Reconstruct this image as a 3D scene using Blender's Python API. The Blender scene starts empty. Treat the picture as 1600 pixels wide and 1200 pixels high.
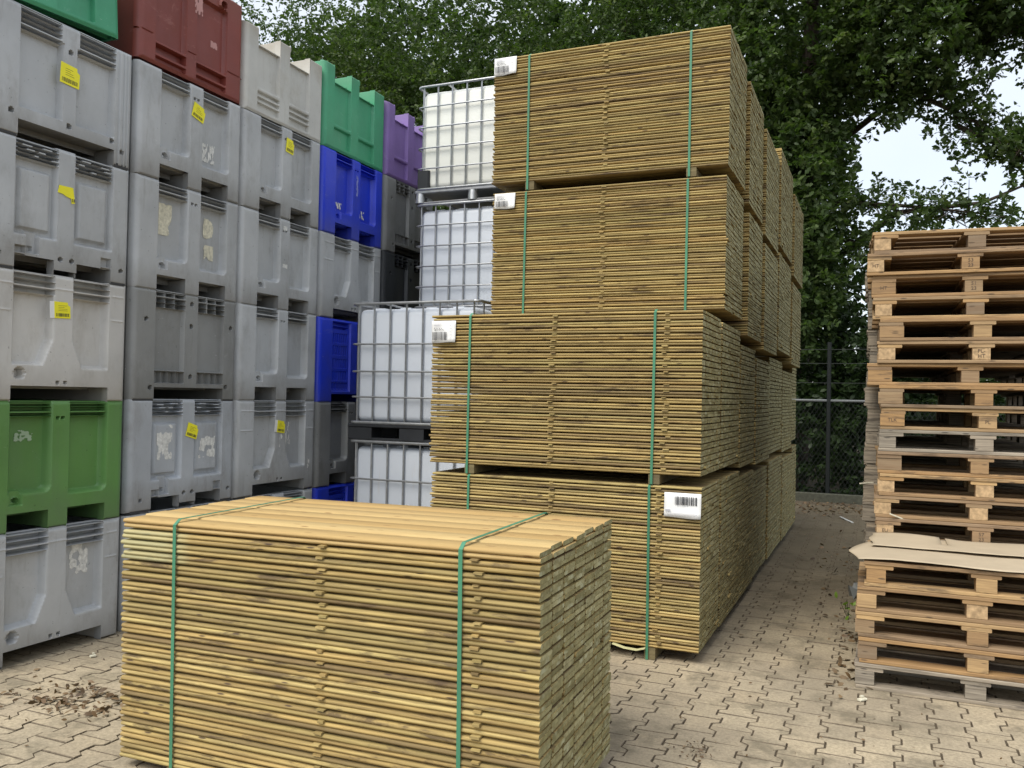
import bpy, bmesh, math, random
import numpy as np
from mathutils import Vector, Matrix, noise
random.seed(7); rng = np.random.default_rng(7)
R = math.radians
scene = bpy.context.scene
COL = scene.collection

# ------------------------------------------------------------------ camera
yaw, pitch, roll = R(23.046), R(0.845), R(1.153)
fwd = Vector((-math.sin(yaw)*math.cos(pitch), math.cos(yaw)*math.cos(pitch), math.sin(pitch)))
rt = Vector((math.cos(yaw), math.sin(yaw), 0)); up = rt.cross(fwd)
r2 = rt*math.cos(roll)+up*math.sin(roll); u2 = -rt*math.sin(roll)+up*math.cos(roll)
cam_d = bpy.data.cameras.new('camera'); cam = bpy.data.objects.new('camera', cam_d); COL.objects.link(cam)
M = Matrix((r2, u2, -fwd)).transposed().to_4x4(); M.translation = Vector((0, 0, 1.6))
cam.matrix_world = M
cam_d.sensor_width = 36; cam_d.lens = 1339.06/1600*36; cam_d.clip_end = 2000; cam_d.clip_start = .05
scene.camera = cam
# ------------------------------------------------------------------ sky + sun
SUN_EL, SUN_AZ = R(52), R(197)     # azimuth measured clockwise from +Y (north)
w = bpy.data.worlds.new('World'); scene.world = w; w.use_nodes = True
nt = w.node_tree; nt.nodes.clear()
def wn(t, **k):
    n = nt.nodes.new(t)
    for a, b in k.items(): setattr(n, a, b)
    return n
sky = wn('ShaderNodeTexSky', sky_type='NISHITA', sun_disc=False, sun_elevation=SUN_EL, sun_rotation=SUN_AZ)
bg1 = wn('ShaderNodeBackground'); bg1.inputs[1].default_value = 0.06
bg2 = wn('ShaderNodeBackground'); bg2.inputs[1].default_value = 1.0
tc = wn('ShaderNodeTexCoord'); nz = wn('ShaderNodeTexNoise'); nz.inputs['Scale'].default_value = 2.2; nz.inputs['Detail'].default_value = 5
rp = wn('ShaderNodeValToRGB'); rp.color_ramp.elements[0].position = .3; rp.color_ramp.elements[1].position = .7
rp.color_ramp.elements[0].color = (.60, .62, .64, 1); rp.color_ramp.elements[1].color = (.75, .76, .77, 1)
add = wn('ShaderNodeAddShader'); out = wn('ShaderNodeOutputWorld')
L = nt.links.new
L(sky.outputs[0], bg1.inputs[0]); L(tc.outputs['Generated'], nz.inputs['Vector']); L(nz.outputs['Fac'], rp.inputs[0])
sx = wn('ShaderNodeSeparateXYZ'); mrz = wn('ShaderNodeMapRange'); mrz.inputs[1].default_value = 0.0; mrz.inputs[2].default_value = 1.0; mrz.inputs[3].default_value = .9; mrz.inputs[4].default_value = 1.1
L(tc.outputs['Generated'], sx.inputs[0]); L(sx.outputs[2], mrz.inputs[0]); L(mrz.outputs[0], bg2.inputs[1])   # overcast sky: brighter overhead than at the horizon
L(rp.outputs[0], bg2.inputs[0]); L(bg1.outputs[0], add.inputs[0]); L(bg2.outputs[0], add.inputs[1]); L(add.outputs[0], out.inputs[0])
sl = bpy.data.lights.new('sun', 'SUN'); sl.energy = 2.9; sl.angle = R(36); sl.color = (1, .95, .86)
sun = bpy.data.objects.new('sun', sl); COL.objects.link(sun)
sd = Vector((math.sin(SUN_AZ)*math.cos(SUN_EL), math.cos(SUN_AZ)*math.cos(SUN_EL), math.sin(SUN_EL)))
sun.rotation_euler = sd.to_track_quat('Z', 'Y').to_euler()
vs = scene.view_settings; vs.view_transform = 'Standard'; vs.look = 'None'; vs.exposure = 0.27; vs.gamma = 1; vs.use_curve_mapping = False
scene.render.engine = 'CYCLES'

# ------------------------------------------------------------------ helpers
def link(o, parent=None):
    COL.objects.link(o)
    if parent is not None: o.parent = parent
    return o
def tag(o, label=None, cat=None, group=None, kind=None):
    if label: o['label'] = label
    if cat: o['category'] = cat
    if group: o['group'] = group
    if kind: o['kind'] = kind
    return o
def empty(name, loc=(0, 0, 0), rz=0):
    o = bpy.data.objects.new(name, None); link(o); o.location = loc; o.rotation_euler = (0, 0, rz); o.empty_display_size = .1
    return o
def ob(name, me, parent=None, loc=(0, 0, 0), rot=(0, 0, 0)):
    o = bpy.data.objects.new(name, me); link(o, parent); o.location = loc; o.rotation_euler = rot
    return o
class MB:
    def __init__(s): s.v = []; s.f = []; s.m = []; s.a = []
    def add(s, vs_, fs, mi=0, rnd=0.0):
        n = len(s.v); s.v += [tuple(x) for x in vs_]; s.f += [tuple(i+n for i in f) for f in fs]
        s.m += (list(mi) if hasattr(mi, '__len__') else [mi]*len(fs)); s.a += [rnd]*len(vs_)
    def box(s, x0, x1, y0, y1, z0, z1, mi=0, rnd=0.0):
        vs_ = [(x, y, z) for x in (x0, x1) for y in (y0, y1) for z in (z0, z1)]
        s.add(vs_, [(0, 1, 3, 2), (4, 6, 7, 5), (0, 4, 5, 1), (2, 3, 7, 6), (0, 2, 6, 4), (1, 5, 7, 3)], mi, rnd)
    def cbox(s, x0, x1, y0, y1, z0, z1, c=.004, mi=0, rnd=0.0):   # chamfered box: section chamfered along the longest axis
        d = [x1-x0, y1-y0, z1-z0]; ax = d.index(max(d))
        lo = [x0, y0, z0]; hi = [x1, y1, z1]; p, q = [i for i in range(3) if i != ax]
        sec = [(lo[p]+c, lo[q]), (hi[p]-c, lo[q]), (hi[p], lo[q]+c), (hi[p], hi[q]-c), (hi[p]-c, hi[q]), (lo[p]+c, hi[q]), (lo[p], hi[q]-c), (lo[p], lo[q]+c)]
        vv = []
        for e in (lo[ax], hi[ax]):
            for a, b in sec:
                t = [0, 0, 0]; t[ax] = e; t[p] = a; t[q] = b; vv.append(t)
        fs = [tuple(range(7, -1, -1)), tuple(range(8, 16))]+[(i, (i+1) % 8, (i+1) % 8+8, i+8) for i in range(8)]
        if ax == 1: fs = [f[::-1] for f in fs]
        s.add(vv, fs, mi, rnd)
    def tube(s, pts, rad, n=6, mi=0, rnd=0.0, caps=True):
        pts = [Vector(p) for p in pts]; rr = rad if hasattr(rad, '__len__') else [rad]*len(pts)
        rings = []; ref = None
        for i, p in enumerate(pts):
            d = (pts[min(i+1, len(pts)-1)]-pts[max(i-1, 0)]).normalized()
            if ref is None: ref = d.orthogonal().normalized()
            a = (ref-d*ref.dot(d)).normalized(); ref = a; b = d.cross(a)
            rings.append([p+(a*math.cos(2*math.pi*k/n)+b*math.sin(2*math.pi*k/n))*rr[i] for k in range(n)])
        vv = [q for r_ in rings for q in r_]; fs = []
        for i in range(len(pts)-1):
            for k in range(n): fs.append((i*n+k, i*n+(k+1) % n, (i+1)*n+(k+1) % n, (i+1)*n+k))
        if caps: fs += [tuple(range(n))[::-1], tuple((len(pts)-1)*n+k for k in range(n))]
        s.add(vv, fs, mi, rnd)
    def mesh(s, name, mats, smooth=None):
        me = bpy.data.meshes.new(name); me.from_pydata(s.v, [], s.f)
        for m_ in (mats if isinstance(mats, (list, tuple)) else [mats]): me.materials.append(m_)
        me.polygons.foreach_set('material_index', s.m)
        if any(s.a):
            at = me.attributes.new('brnd', 'FLOAT', 'POINT'); at.data.foreach_set('value', np.array(s.a, dtype=np.float32))
        if smooth is not None:
            me.polygons.foreach_set('use_smooth', [True]*len(me.polygons))
            me.set_sharp_from_angle(angle=R(smooth))
        me.update(); return me
    def build(s, name, mats, parent=None, loc=(0, 0, 0), rot=(0, 0, 0), smooth=None):
        return ob(name, s.mesh(name, mats, smooth), parent, loc, rot)
def text_mesh(txt, size, mat, align='CENTER'):
    c = bpy.data.curves.new('t', 'FONT'); c.body = txt; c.size = size; c.align_x = align; c.align_y = 'CENTER'; c.extrude = .0004; c.resolution_u = 2
    o = bpy.data.objects.new('t', c); COL.objects.link(o); bpy.context.view_layer.update()
    me = bpy.data.meshes.new_from_object(o.evaluated_get(bpy.context.evaluated_depsgraph_get()))
    bpy.data.objects.remove(o); me.materials.clear(); me.materials.append(mat); return me

# ------------------------------------------------------------------ materials
class NT:
    def __init__(s, name, rough=.6, spec=.4):
        s.mat = bpy.data.materials.new(name); s.mat.use_nodes = True; s.t = s.mat.node_tree
        s.b = s.t.nodes['Principled BSDF']; s.b.inputs['Roughness'].default_value = rough; s.b.inputs['Specular IOR Level'].default_value = spec
    def n(s, t, **k):
        x = s.t.nodes.new(t)
        for a, b in k.items():
            if hasattr(x, a): setattr(x, a, b)
            else: x.inputs[a].default_value = b
        return x
    def l(s, a, b): s.t.links.new(a, b)
    def coord(s, which='Object', off=True):
        c = s.n('ShaderNodeTexCoord'); o = c.outputs[which]
        if off:
            m_ = s.n('ShaderNodeVectorMath', operation='MULTIPLY_ADD'); s.l(s.rnd(), m_.inputs[0]); m_.inputs[1].default_value = (37, 23, 51); s.l(o, m_.inputs[2]); o = m_.outputs[0]
        return o
    def rnd(s):
        if not hasattr(s, '_r'):
            a = s.n('ShaderNodeAttribute', attribute_name='brnd'); o = s.n('ShaderNodeObjectInfo')
            m_ = s.n('ShaderNodeMath', operation='ADD'); s.l(a.outputs['Fac'], m_.inputs[0]); s.l(o.outputs['Random'], m_.inputs[1])
            f = s.n('ShaderNodeMath', operation='FRACT'); s.l(m_.outputs[0], f.inputs[0]); s._r = f.outputs[0]
        return s._r
    def noise(s, vec, scale, detail=4, rough=.55, st=(1, 1, 1), dist=0):
        m_ = s.n('ShaderNodeMapping'); m_.inputs['Scale'].default_value = st; s.l(vec, m_.inputs[0])
        x = s.n('ShaderNodeTexNoise'); x.inputs['Scale'].default_value = scale; x.inputs['Detail'].default_value = detail
        x.inputs['Roughness'].default_value = rough; x.inputs['Distortion'].default_value = dist; s.l(m_.outputs[0], x.inputs['Vector']); return x.outputs['Fac']
    def ramp(s, fac, stops, interp='LINEAR'):
        x = s.n('ShaderNodeValToRGB'); x.color_ramp.interpolation = interp; e = x.color_ramp.elements
        while len(e) < len(stops): e.new(.5)
        for i, (p, c) in enumerate(stops):
            e[i].position = p; e[i].color = (c if hasattr(c, '__len__') else (c, c, c))[:3]+(1,) if hasattr(c, '__len__') else (c, c, c, 1)
        s.l(fac, x.inputs[0]); return x.outputs[0]
    def mix(s, fac, a, b, mode='MIX'):
        x = s.n('ShaderNodeMix', data_type='RGBA', blend_type=mode)
        for i, v in ((0, fac), (6, a), (7, b)):
            if isinstance(v, bpy.types.NodeSocket): s.l(v, x.inputs[i])
            else: x.inputs[i].default_value = v if i == 0 else tuple(v)+(1,)
        return x.outputs[2]
    def bump(s, h, strength=.3, dist=.005):
        x = s.n('ShaderNodeBump'); x.inputs['Strength'].default_value = strength; x.inputs['Distance'].default_value = dist
        s.l(h, x.inputs['Height']); s.l(x.outputs[0], s.b.inputs['Normal'])
    def color(s, c):
        if isinstance(c, bpy.types.NodeSocket): s.l(c, s.b.inputs['Base Color'])
        else: s.b.inputs['Base Color'].default_value = tuple(c)+(1,)
        return s.mat
def plain(name, c, rough=.6, metal=0, var=.12, scale=6):
    m_ = NT(name, rough); v = m_.coord(); f = m_.noise(v, scale, 5)
    m_.b.inputs['Metallic'].default_value = metal
    return m_.color(m_.ramp(f, [(.3, tuple(x*(1-var) for x in c)), (.7, tuple(min(1, x*(1+var)) for x in c))]))
def wood(name, tones, dark, knot, streak=.55, st=(1.2, 26, 26), mould=.62, rough=.78):
    m_ = NT(name, rough, .25); v = m_.coord()
    base = m_.ramp(m_.rnd(), [(i/(len(tones)-1), t) for i, t in enumerate(tones)])
    g = m_.noise(v, 3, 6, .6, st, .6)
    c = m_.mix(m_.ramp(g, [(.38, streak), (.62, 0)]), base, dark)
    fine = m_.noise(v, 9, 3, .6, (1.5, 22, 22))
    c = m_.mix(.2, c, m_.ramp(fine, [(.35, .4), (.65, 1)]), 'MULTIPLY')
    # mould / stain patches
    st_ = m_.noise(v, 1.0, 9, .72, (2.2, 6, 14), .4)
    c = m_.mix(m_.ramp(st_, [(mould, 0), (mould+.09, .75)]), c, knot)
    # knots
    mp = m_.n('ShaderNodeMapping'); mp.inputs['Scale'].default_value = (6, 28, 28); m_.l(v, mp.inputs[0])
    vo = m_.n('ShaderNodeTexVoronoi'); vo.inputs['Scale'].default_value = 1.0; m_.l(mp.outputs[0], vo.inputs['Vector'])
    c = m_.mix(m_.ramp(vo.outputs['Distance'], [(.09, .9), (.15, 0)]), c, knot)
    m_.bump(fine, .2, .002)
    return m_.color(c)
WOOD = wood('treated_wood', [(.40, .285, .105), (.53, .40, .16), (.30, .23, .09), (.57, .435, .18), (.42, .335, .13), (.21, .15, .07), (.50, .355, .135), (.35, .275, .105)], (.16, .11, .05), (.07, .046, .03), streak=.6, mould=.54)
WOODTOP = wood('sun_dried_wood', [(.46, .32, .135), (.53, .39, .175), (.49, .35, .15), (.43, .29, .115)], (.36, .22, .085), (.22, .12, .05), streak=.35, mould=.7)
def pale_wood():
    m_ = WOOD.copy(); m_.name = 'pale_stained_wood'; t = m_.node_tree; b = t.nodes['Principled BSDF']; src = b.inputs['Base Color'].links[0].from_socket
    c = t.nodes.new('ShaderNodeTexCoord'); x = t.nodes.new('ShaderNodeSeparateXYZ'); t.links.new(c.outputs['Object'], x.inputs[0])
    n_ = t.nodes.new('ShaderNodeTexNoise'); n_.inputs['Scale'].default_value = 9; t.links.new(c.outputs['Object'], n_.inputs['Vector'])
    a = t.nodes.new('ShaderNodeMath'); a.operation = 'MULTIPLY_ADD'; t.links.new(n_.outputs['Fac'], a.inputs[0]); a.inputs[1].default_value = .28; t.links.new(x.outputs[0], a.inputs[2])
    r_ = t.nodes.new('ShaderNodeMapRange'); r_.inputs[1].default_value = -1.36; r_.inputs[2].default_value = -1.52; r_.inputs[4].default_value = .5; t.links.new(a.outputs[0], r_.inputs[0])
    q = t.nodes.new('ShaderNodeMix'); q.data_type = 'RGBA'; t.links.new(r_.outputs[0], q.inputs[0]); t.links.new(src, q.inputs[6]); q.inputs[7].default_value = (.47, .47, .27, 1)
    t.links.new(q.outputs[2], b.inputs['Base Color']); return m_
WOODPALE = pale_wood()
def endgrain():
    m_ = NT('sawn_end_grain', .85, .15); v = m_.coord()
    base = m_.ramp(m_.rnd(), [(0, (.24, .21, .10)), (.2, (.37, .335, .175)), (.4, (.28, .25, .115)), (.6, (.43, .395, .22)), (.8, (.20, .18, .085)), (1, (.33, .305, .155))])
    g = m_.noise(v, 28, 5, .7); c = m_.mix(m_.ramp(g, [(.4, .5), (.6, 0)]), base, (.12, .10, .045))
    g2 = m_.noise(v, 11, 3, .6); c = m_.mix(m_.ramp(g2, [(.56, 0), (.68, .65)]), c, (.47, .47, .31))
    m_.bump(g, .2, .002); return m_.color(c)
ENDG = endgrain()
BEARER = wood('bearer_wood', [(.16, .13, .07), (.22, .18, .09)], (.08, .06, .03), (.05, .04, .02))
PAL = wood('pallet_wood', [(.48, .30, .135), (.30, .20, .11), (.42, .255, .11), (.24, .18, .12), (.54, .36, .17), (.28, .20, .13), (.45, .275, .12)], (.20, .125, .07), (.10, .07, .045), streak=.55, mould=.55)
PALG = wood('weathered_pallet_wood', [(.37, .32, .25), (.44, .37, .28), (.30, .265, .21), (.48, .39, .28)], (.12, .10, .08), (.07, .06, .05), streak=.6, mould=.55)
BLOCK = plain('pressed_block_wood', (.42, .29, .16), .9, 0, .35, 40)
STRAP = plain('green_strap', (.06, .215, .125), .4, 0, .2, 3)
PAPER = plain('paper', (.78, .78, .77), .7, 0, .06, 12)
INK = plain('ink', (.03, .03, .035), .6)
INKSOFT = plain('faded_ink', (.10, .07, .05), .8)
YEL = plain('yellow_sticker', (.87, .80, .03), .5, 0, .05)
REMN = plain('torn_paper', (.66, .66, .63), .8, 0, .25, 50)
CREAMP = plain('yellowed_torn_paper', (.63, .60, .47), .8, 0, .25, 40)
GALV = plain('galvanised_steel', (.42, .43, .44), .38, .75, .15, 20)
DARKPAD = plain('dark_pad_plastic', (.05, .05, .052), .7)  # dark plastic of the bin foot pads
BLACKP = plain('black_plastic', (.022, .024, .028), .5, 0, .2)
def plastic(name, c, dirt=(.17, .155, .13), rough=.42, scuff=(.58, .58, .58), amt=.5):
    rough -= .1; m_ = NT(name, rough, .5); v = m_.coord()
    a = m_.noise(v, 1.6, 5, .6); b = m_.ramp(a, [(.3, tuple(x*.82 for x in c)), (.7, tuple(min(1, x*1.12) for x in c))])
    g = m_.noise(v, 2.3, 7, .72, (1, 1.6, .8)); b = m_.mix(m_.ramp(g, [(.52, 0), (.74, amt-.05)]), b, dirt)
    run = m_.noise(v, 3.5, 6, .7, (1, 7, .7)); b = m_.mix(m_.ramp(run, [(.58, 0), (.76, .38)]), b, dirt)
    s_ = m_.noise(v, 4, 7, .78, (1, .8, 1.6), .6); b = m_.mix(m_.ramp(s_, [(.6, 0), (.72, .3)]), b, scuff)
    sc = m_.noise(v, 30, 4, .8, (1, .5, 1.6)); b = m_.mix(m_.ramp(sc, [(.66, 0), (.72, .55)]), b, scuff)
    sp = m_.noise(v, 45, 2, .5); b = m_.mix(m_.ramp(sp, [(.72, 0), (.75, .6)]), b, tuple(x*.35 for x in c))
    # dirt settled low on the walls and along the foot
    co = m_.n('ShaderNodeTexCoord'); z = m_.n('ShaderNodeSeparateXYZ'); m_.l(co.outputs['Object'], z.inputs[0])
    ad = m_.n('ShaderNodeMath', operation='MULTIPLY_ADD'); m_.l(g, ad.inputs[0]); ad.inputs[1].default_value = -.35; m_.l(z.outputs[2], ad.inputs[2])
    mr = m_.n('ShaderNodeMapRange'); mr.inputs[1].default_value = .06; mr.inputs[2].default_value = -.16; mr.inputs[4].default_value = .55; m_.l(ad.outputs[0], mr.inputs[0]); b = m_.mix(mr.outputs[0], b, dirt)
    m_.l(m_.ramp(g, [(.4, rough), (.7, min(1, rough+.3))]), m_.b.inputs['Roughness'])
    m_.bump(m_.noise(v, 9, 4), .12, .01)
    return m_.color(b)
PL = {
 'grey': plastic('grey_plastic', (.44, .455, .465)),
 'bluegrey': plastic('blue_grey_plastic', (.41, .435, .465)),
 'warmgrey': plastic('light_warm_grey_plastic', (.54, .53, .505), (.27, .24, .19)),
 'darkgrey': plastic('dark_grey_plastic', (.25, .255, .25), (.13, .125, .11)),
 'olive': plastic('leaf_green_plastic', (.11, .25, .07), (.11, .17, .08), .42, (.25, .36, .22), .35),
 'emerald': plastic('emerald_plastic', (.06, .34, .18), (.10, .26, .15), .45, (.35, .55, .42), .4),
 'red': plastic('brick_red_plastic', (.22, .048, .035), (.20, .07, .05), .45, (.5, .25, .22), .35),
 'cream': plastic('cream_plastic', (.56, .555, .52), (.33, .29, .22), .55, (.6, .6, .55), .55),
 'blue': plastic('cobalt_plastic', (.02, .05, .62), (.05, .06, .28), .38, (.30, .33, .55), .45),
 'purple': plastic('purple_plastic', (.27, .17, .46), (.2, .15, .3), .5, (.42, .35, .6), .4),
 'black': plastic('near_black_plastic', (.035, .038, .042), (.05, .05, .05), .5, (.12, .12, .12), .3),
}
def bottle_mat(name, c):
    m_ = NT(name, .38, .4); v = m_.coord(); a = m_.noise(v, 2, 5)
    m_.b.inputs['Subsurface Weight'].default_value = .25; m_.b.inputs['Subsurface Radius'].default_value = (.05, .05, .05)
    b = m_.ramp(a, [(.3, tuple(x*.93 for x in c)), (.7, c)])
    g = m_.noise(v, 3, 5, .6, (6, 6, .6)); b = m_.mix(m_.ramp(g, [(.66, 0), (.82, .3)]), b, (.5, .38, .22))
    return m_.color(b)
BOT1 = bottle_mat('milky_white_plastic', (.74, .75, .70)); BOT2 = bottle_mat('milky_bluish_plastic', (.60, .64, .70))
def paver_mat():
    m_ = NT('concrete_paver', .9, .2)
    c0 = m_.n('ShaderNodeNewGeometry').outputs['Position']
    base = m_.ramp(m_.rnd(), [(0, (.42, .35, .24)), (.3, (.47, .395, .275)), (.6, (.44, .36, .245)), (.8, (.50, .42, .29)), (1, (.41, .34, .24))])
    big = m_.noise(c0, 1.1, 6, .68); c = m_.mix(m_.ramp(big, [(.42, .75), (.58, 0)]), base, (.30, .255, .185))
    g = m_.noise(c0, 55, 5, .75); c = m_.mix(m_.ramp(g, [(.38, .5), (.6, 0)]), c, (.17, .14, .10))
    dk = m_.noise(c0, 3.3, 6, .7); c = m_.mix(m_.ramp(dk, [(.5, 0), (.64, .7)]), c, (.15, .13, .09))
    # alley shade put into the stone colour, deepening towards the back
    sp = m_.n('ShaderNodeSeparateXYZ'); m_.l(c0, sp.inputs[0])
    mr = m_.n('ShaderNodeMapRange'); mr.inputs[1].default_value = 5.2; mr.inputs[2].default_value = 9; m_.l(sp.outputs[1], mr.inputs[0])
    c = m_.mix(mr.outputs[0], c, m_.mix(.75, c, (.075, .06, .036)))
    m_.bump(g, .5, .004); return m_.color(c)
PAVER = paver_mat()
JOINT = None
def dirt(name, a, b, sc=8):
    m_ = NT(name, .95, .1); c0 = m_.n('ShaderNodeNewGeometry').outputs['Position']
    g = m_.noise(c0, sc, 8, .7); m_.bump(g, .8, .02); return m_.color(m_.ramp(g, [(.35, a), (.65, b)]))
SAND = dirt('joint_sand', (.08, .063, .044), (.16, .13, .09), 30)
PEDGE = dirt('grimy_stone_edge', (.13, .105, .075), (.24, .195, .14), 40)
SOIL = dirt('soil', (.035, .03, .02), (.10, .08, .05), 5)
KERB = plain('kerb_concrete', (.07, .07, .05), .9, 0, .3, 20)
CARD = plain('cardboard', (.42, .345, .24), .85, 0, .08, 5)
BARK = plain('bark', (.07, .055, .04), .95, 0, .4, 25)
FENCEG = plain('dark_green_post_paint', (.006, .008, .007), .5)
WIRE = plain('fence_wire', (.05, .055, .05), .5, .5)
RAILM = plain('pale_rail_metal', (.20, .21, .21), .5, .3)
def leafmat(name, cols, tr=.35):
    m_ = NT(name, .5, .35)
    a = m_.n('ShaderNodeAttribute', attribute_name='brnd')
    c = m_.ramp(a.outputs['Fac'], [(i/(len(cols)-1), x) for i, x in enumerate(cols)])
    t = m_.n('ShaderNodeBsdfTranslucent'); mx = m_.n('ShaderNodeMixShader'); mx.inputs[0].default_value = tr
    m_.color(c); m_.l(m_.mix(1.0, c, (1.0, 1.25, .5), 'MULTIPLY'), t.inputs[0])
    o = [x for x in m_.t.nodes if x.type == 'OUTPUT_MATERIAL'][0]
    m_.l(m_.b.outputs[0], mx.inputs[1]); m_.l(t.outputs[0], mx.inputs[2]); m_.l(mx.outputs[0], o.inputs[0]); return m_.mat
LEAF = leafmat('oak_leaf', [(.042, .07, .024), (.065, .105, .034), (.10, .145, .045), (.05, .085, .028), (.155, .20, .06)], .4)
LEAF2 = leafmat('shrub_leaf', [(.022, .04, .014), (.035, .062, .02), (.055, .09, .028)])
LITTER = leafmat('dead_leaf', [(.10, .06, .03), (.19, .12, .06), (.06, .04, .025), (.26, .18, .10)], .1)

# ------------------------------------------------------------------ ground
g = MB(); S = 250
g.add([(-S, -S, -.05), (S, -S, -.05), (S, S, -.05), (-S, S, -.05)], [(0, 1, 2, 3)])
tag(g.build('ground', SOIL), kind='structure')
g = MB(); g.add([(-9, -3, -.0075), (5, -3, -.0075), (5, 14.9, -.0075), (-9, 14.9, -.0075)], [(0, 1, 2, 3)])
yard = g.build('pavement', SAND); tag(yard, kind='structure')
PLn, PW = .2, .165          # stone length along Y, mean width along X
def stone_outline(c=0.0):
    hl = PLn/2-.0026-c; e = PW/2+.018-.003-c; n_ = PW/2-.018-.003-c
    t0 = .039; t1 = .061     # |y| where waist ends / where the wide end begins
    return [(-e, -hl), (e, -hl), (e, -t1-.0*c), (n_, -t0), (n_, t0), (e, t1), (e, hl), (-e, hl), (-e, t1), (-n_, t0), (-n_, -t0), (-e, -t1)]
def stone_geo(x, y, dz=0, rz=0, tx=0, ty=0):
    a = stone_outline(); b = stone_outline(.0025); cs, sn = math.cos(rz), math.sin(rz)
    f_ = lambda p, z: (x+p[0]*cs-p[1]*sn, y+p[0]*sn+p[1]*cs, z+dz+tx*p[0]+ty*p[1])
    v = [f_(p, -.02) for p in a]+[f_(p, -.003) for p in a]+[f_(p, 0) for p in b]
    fs = [(i, (i+1) % 12, (i+1) % 12+12, i+12) for i in range(12)]+[(i+12, (i+1) % 12+12, (i+1) % 12+24, i+24) for i in range(12)]+[tuple(range(24, 36))]
    return v, fs, [1]*24+[0]
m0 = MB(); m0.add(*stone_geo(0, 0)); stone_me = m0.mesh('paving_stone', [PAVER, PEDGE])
cands = []; rest = MB(); Rinv = Matrix((r2, u2, -fwd))
nx0, nx1 = int(-6.5/PW), int(3.0/PW)
for i in range(nx0, nx1):
    for j in range(5, 72):
        x = i*PW+.03; y = j*PLn+(PLn/2 if i % 2 else 0)
        if x < -5.9 or y > 14.75: continue
        v = Rinv @ (Vector((x, y, 0))-Vector((0, 0, 1.6)))
        px = 800+v.x/-v.z*1339 if v.z < 0 else -999; py = 600-v.y/-v.z*1339 if v.z < 0 else 9999
        vis = -20 < px < 1620 and py < 1215 and not (-3.0 < x < -1.05 and 2.65 < y < 3.65) and not (x < -4.5 and y > 3.3) and not (x > -.05 and 5.3 < y < 7.6) and not (-3 < x < -1 and 4.3 < y < 12) and not(x < -3.1 and y > 5.6)
        cands.append(((0 if vis else 100)+(-v.z if v.z < 0 else 99), x, y))
cands.sort()
for k, (d, x, y) in enumerate(cands):
    dz = random.gauss(0, .0012); rz = random.gauss(0, .008); tx, ty = random.gauss(0, .008), random.gauss(0, .008)
    if k < 300:
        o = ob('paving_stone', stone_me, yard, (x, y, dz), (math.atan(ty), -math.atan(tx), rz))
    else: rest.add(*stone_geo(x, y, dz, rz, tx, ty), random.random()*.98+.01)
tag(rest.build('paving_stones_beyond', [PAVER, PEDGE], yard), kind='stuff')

# ------------------------------------------------------------------ boards
def board_geo(Lx, W_, T, segs=2, c=.0045, bend=0, twist=0, x0=0, y0=0, z0=0, bz=0):
    hw, ht = W_/2, T/2
    sec = [(-hw+c, -ht), (hw-c, -ht), (hw, -ht+c), (hw, ht-c), (hw-c, ht), (-hw+c, ht), (-hw, ht-c), (-hw, -ht+c)]
    v = []
    for s_ in range(segs+1):
        t = s_/segs; off = bend*4*t*(1-t); oz = bz*4*t*(1-t)
        for a, b in sec: v.append((x0+t*Lx, y0+a+off, z0+b+oz))
    fs = []; mi = []
    for s_ in range(segs):
        for k in range(8): fs.append((s_*8+k, (s_*8+(k+1) % 8), (s_+1)*8+(k+1) % 8, (s_+1)*8+k)); mi.append(0)
    fs += [tuple(range(7, -1, -1)), tuple(segs*8+k for k in range(8))]; mi += [1, 1]
    return v, fs, mi
def strap_geo(mb, x, y0, y1, z0, z1, w_=.016, t=.0015, tilt=0.0):
    # closed loop round the pack in the YZ plane, outside it
    loop = [(y0, z0), (y0, z1-.02), (y0+.03, z1+.002), (y1-.03, z1+.002), (y1, z1-.02), (y1, z0)]
    for i in range(len(loop)):
        a, b = loop[i], loop[(i+1) % len(loop)]
        d = Vector((b[0]-a[0], b[1]-a[1])); d.normalize(); n_ = Vector((-d.y, d.x))*t
        xa = x+tilt*(a[1]-z0); xb = x+tilt*(b[1]-z0)
        v = []
        for (p, xx) in ((a, xa), (b, xb)):
            for s_ in (-w_/2, w_/2): v += [(xx+s_, p[0], p[1]), (xx+s_, p[0]+n_.x, p[1]+n_.y)]
        mb.add(v, [(0, 1, 3, 2), (4, 6, 7, 5), (0, 4, 5, 1), (2, 3, 7, 6), (0, 2, 6, 4), (1, 5, 7, 3)], 0)
def barcode(parent, w_, h_, name='barcode', y=-.0012, seed=1, x0=0, z0=0, mat=INK, ax='y'):
    rr = random.Random(seed); m_ = MB(); x = 0
    while x < w_:
        b = rr.choice([.0025, .004, .006])*w_/.12
        if x+b > w_: break
        m_.box(x0+x, x0+x+b, y-.0004, y, z0, z0+h_); x += b+rr.choice([.0025, .004, .005])*w_/.12
    return m_.build(name, mat, parent)
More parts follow.
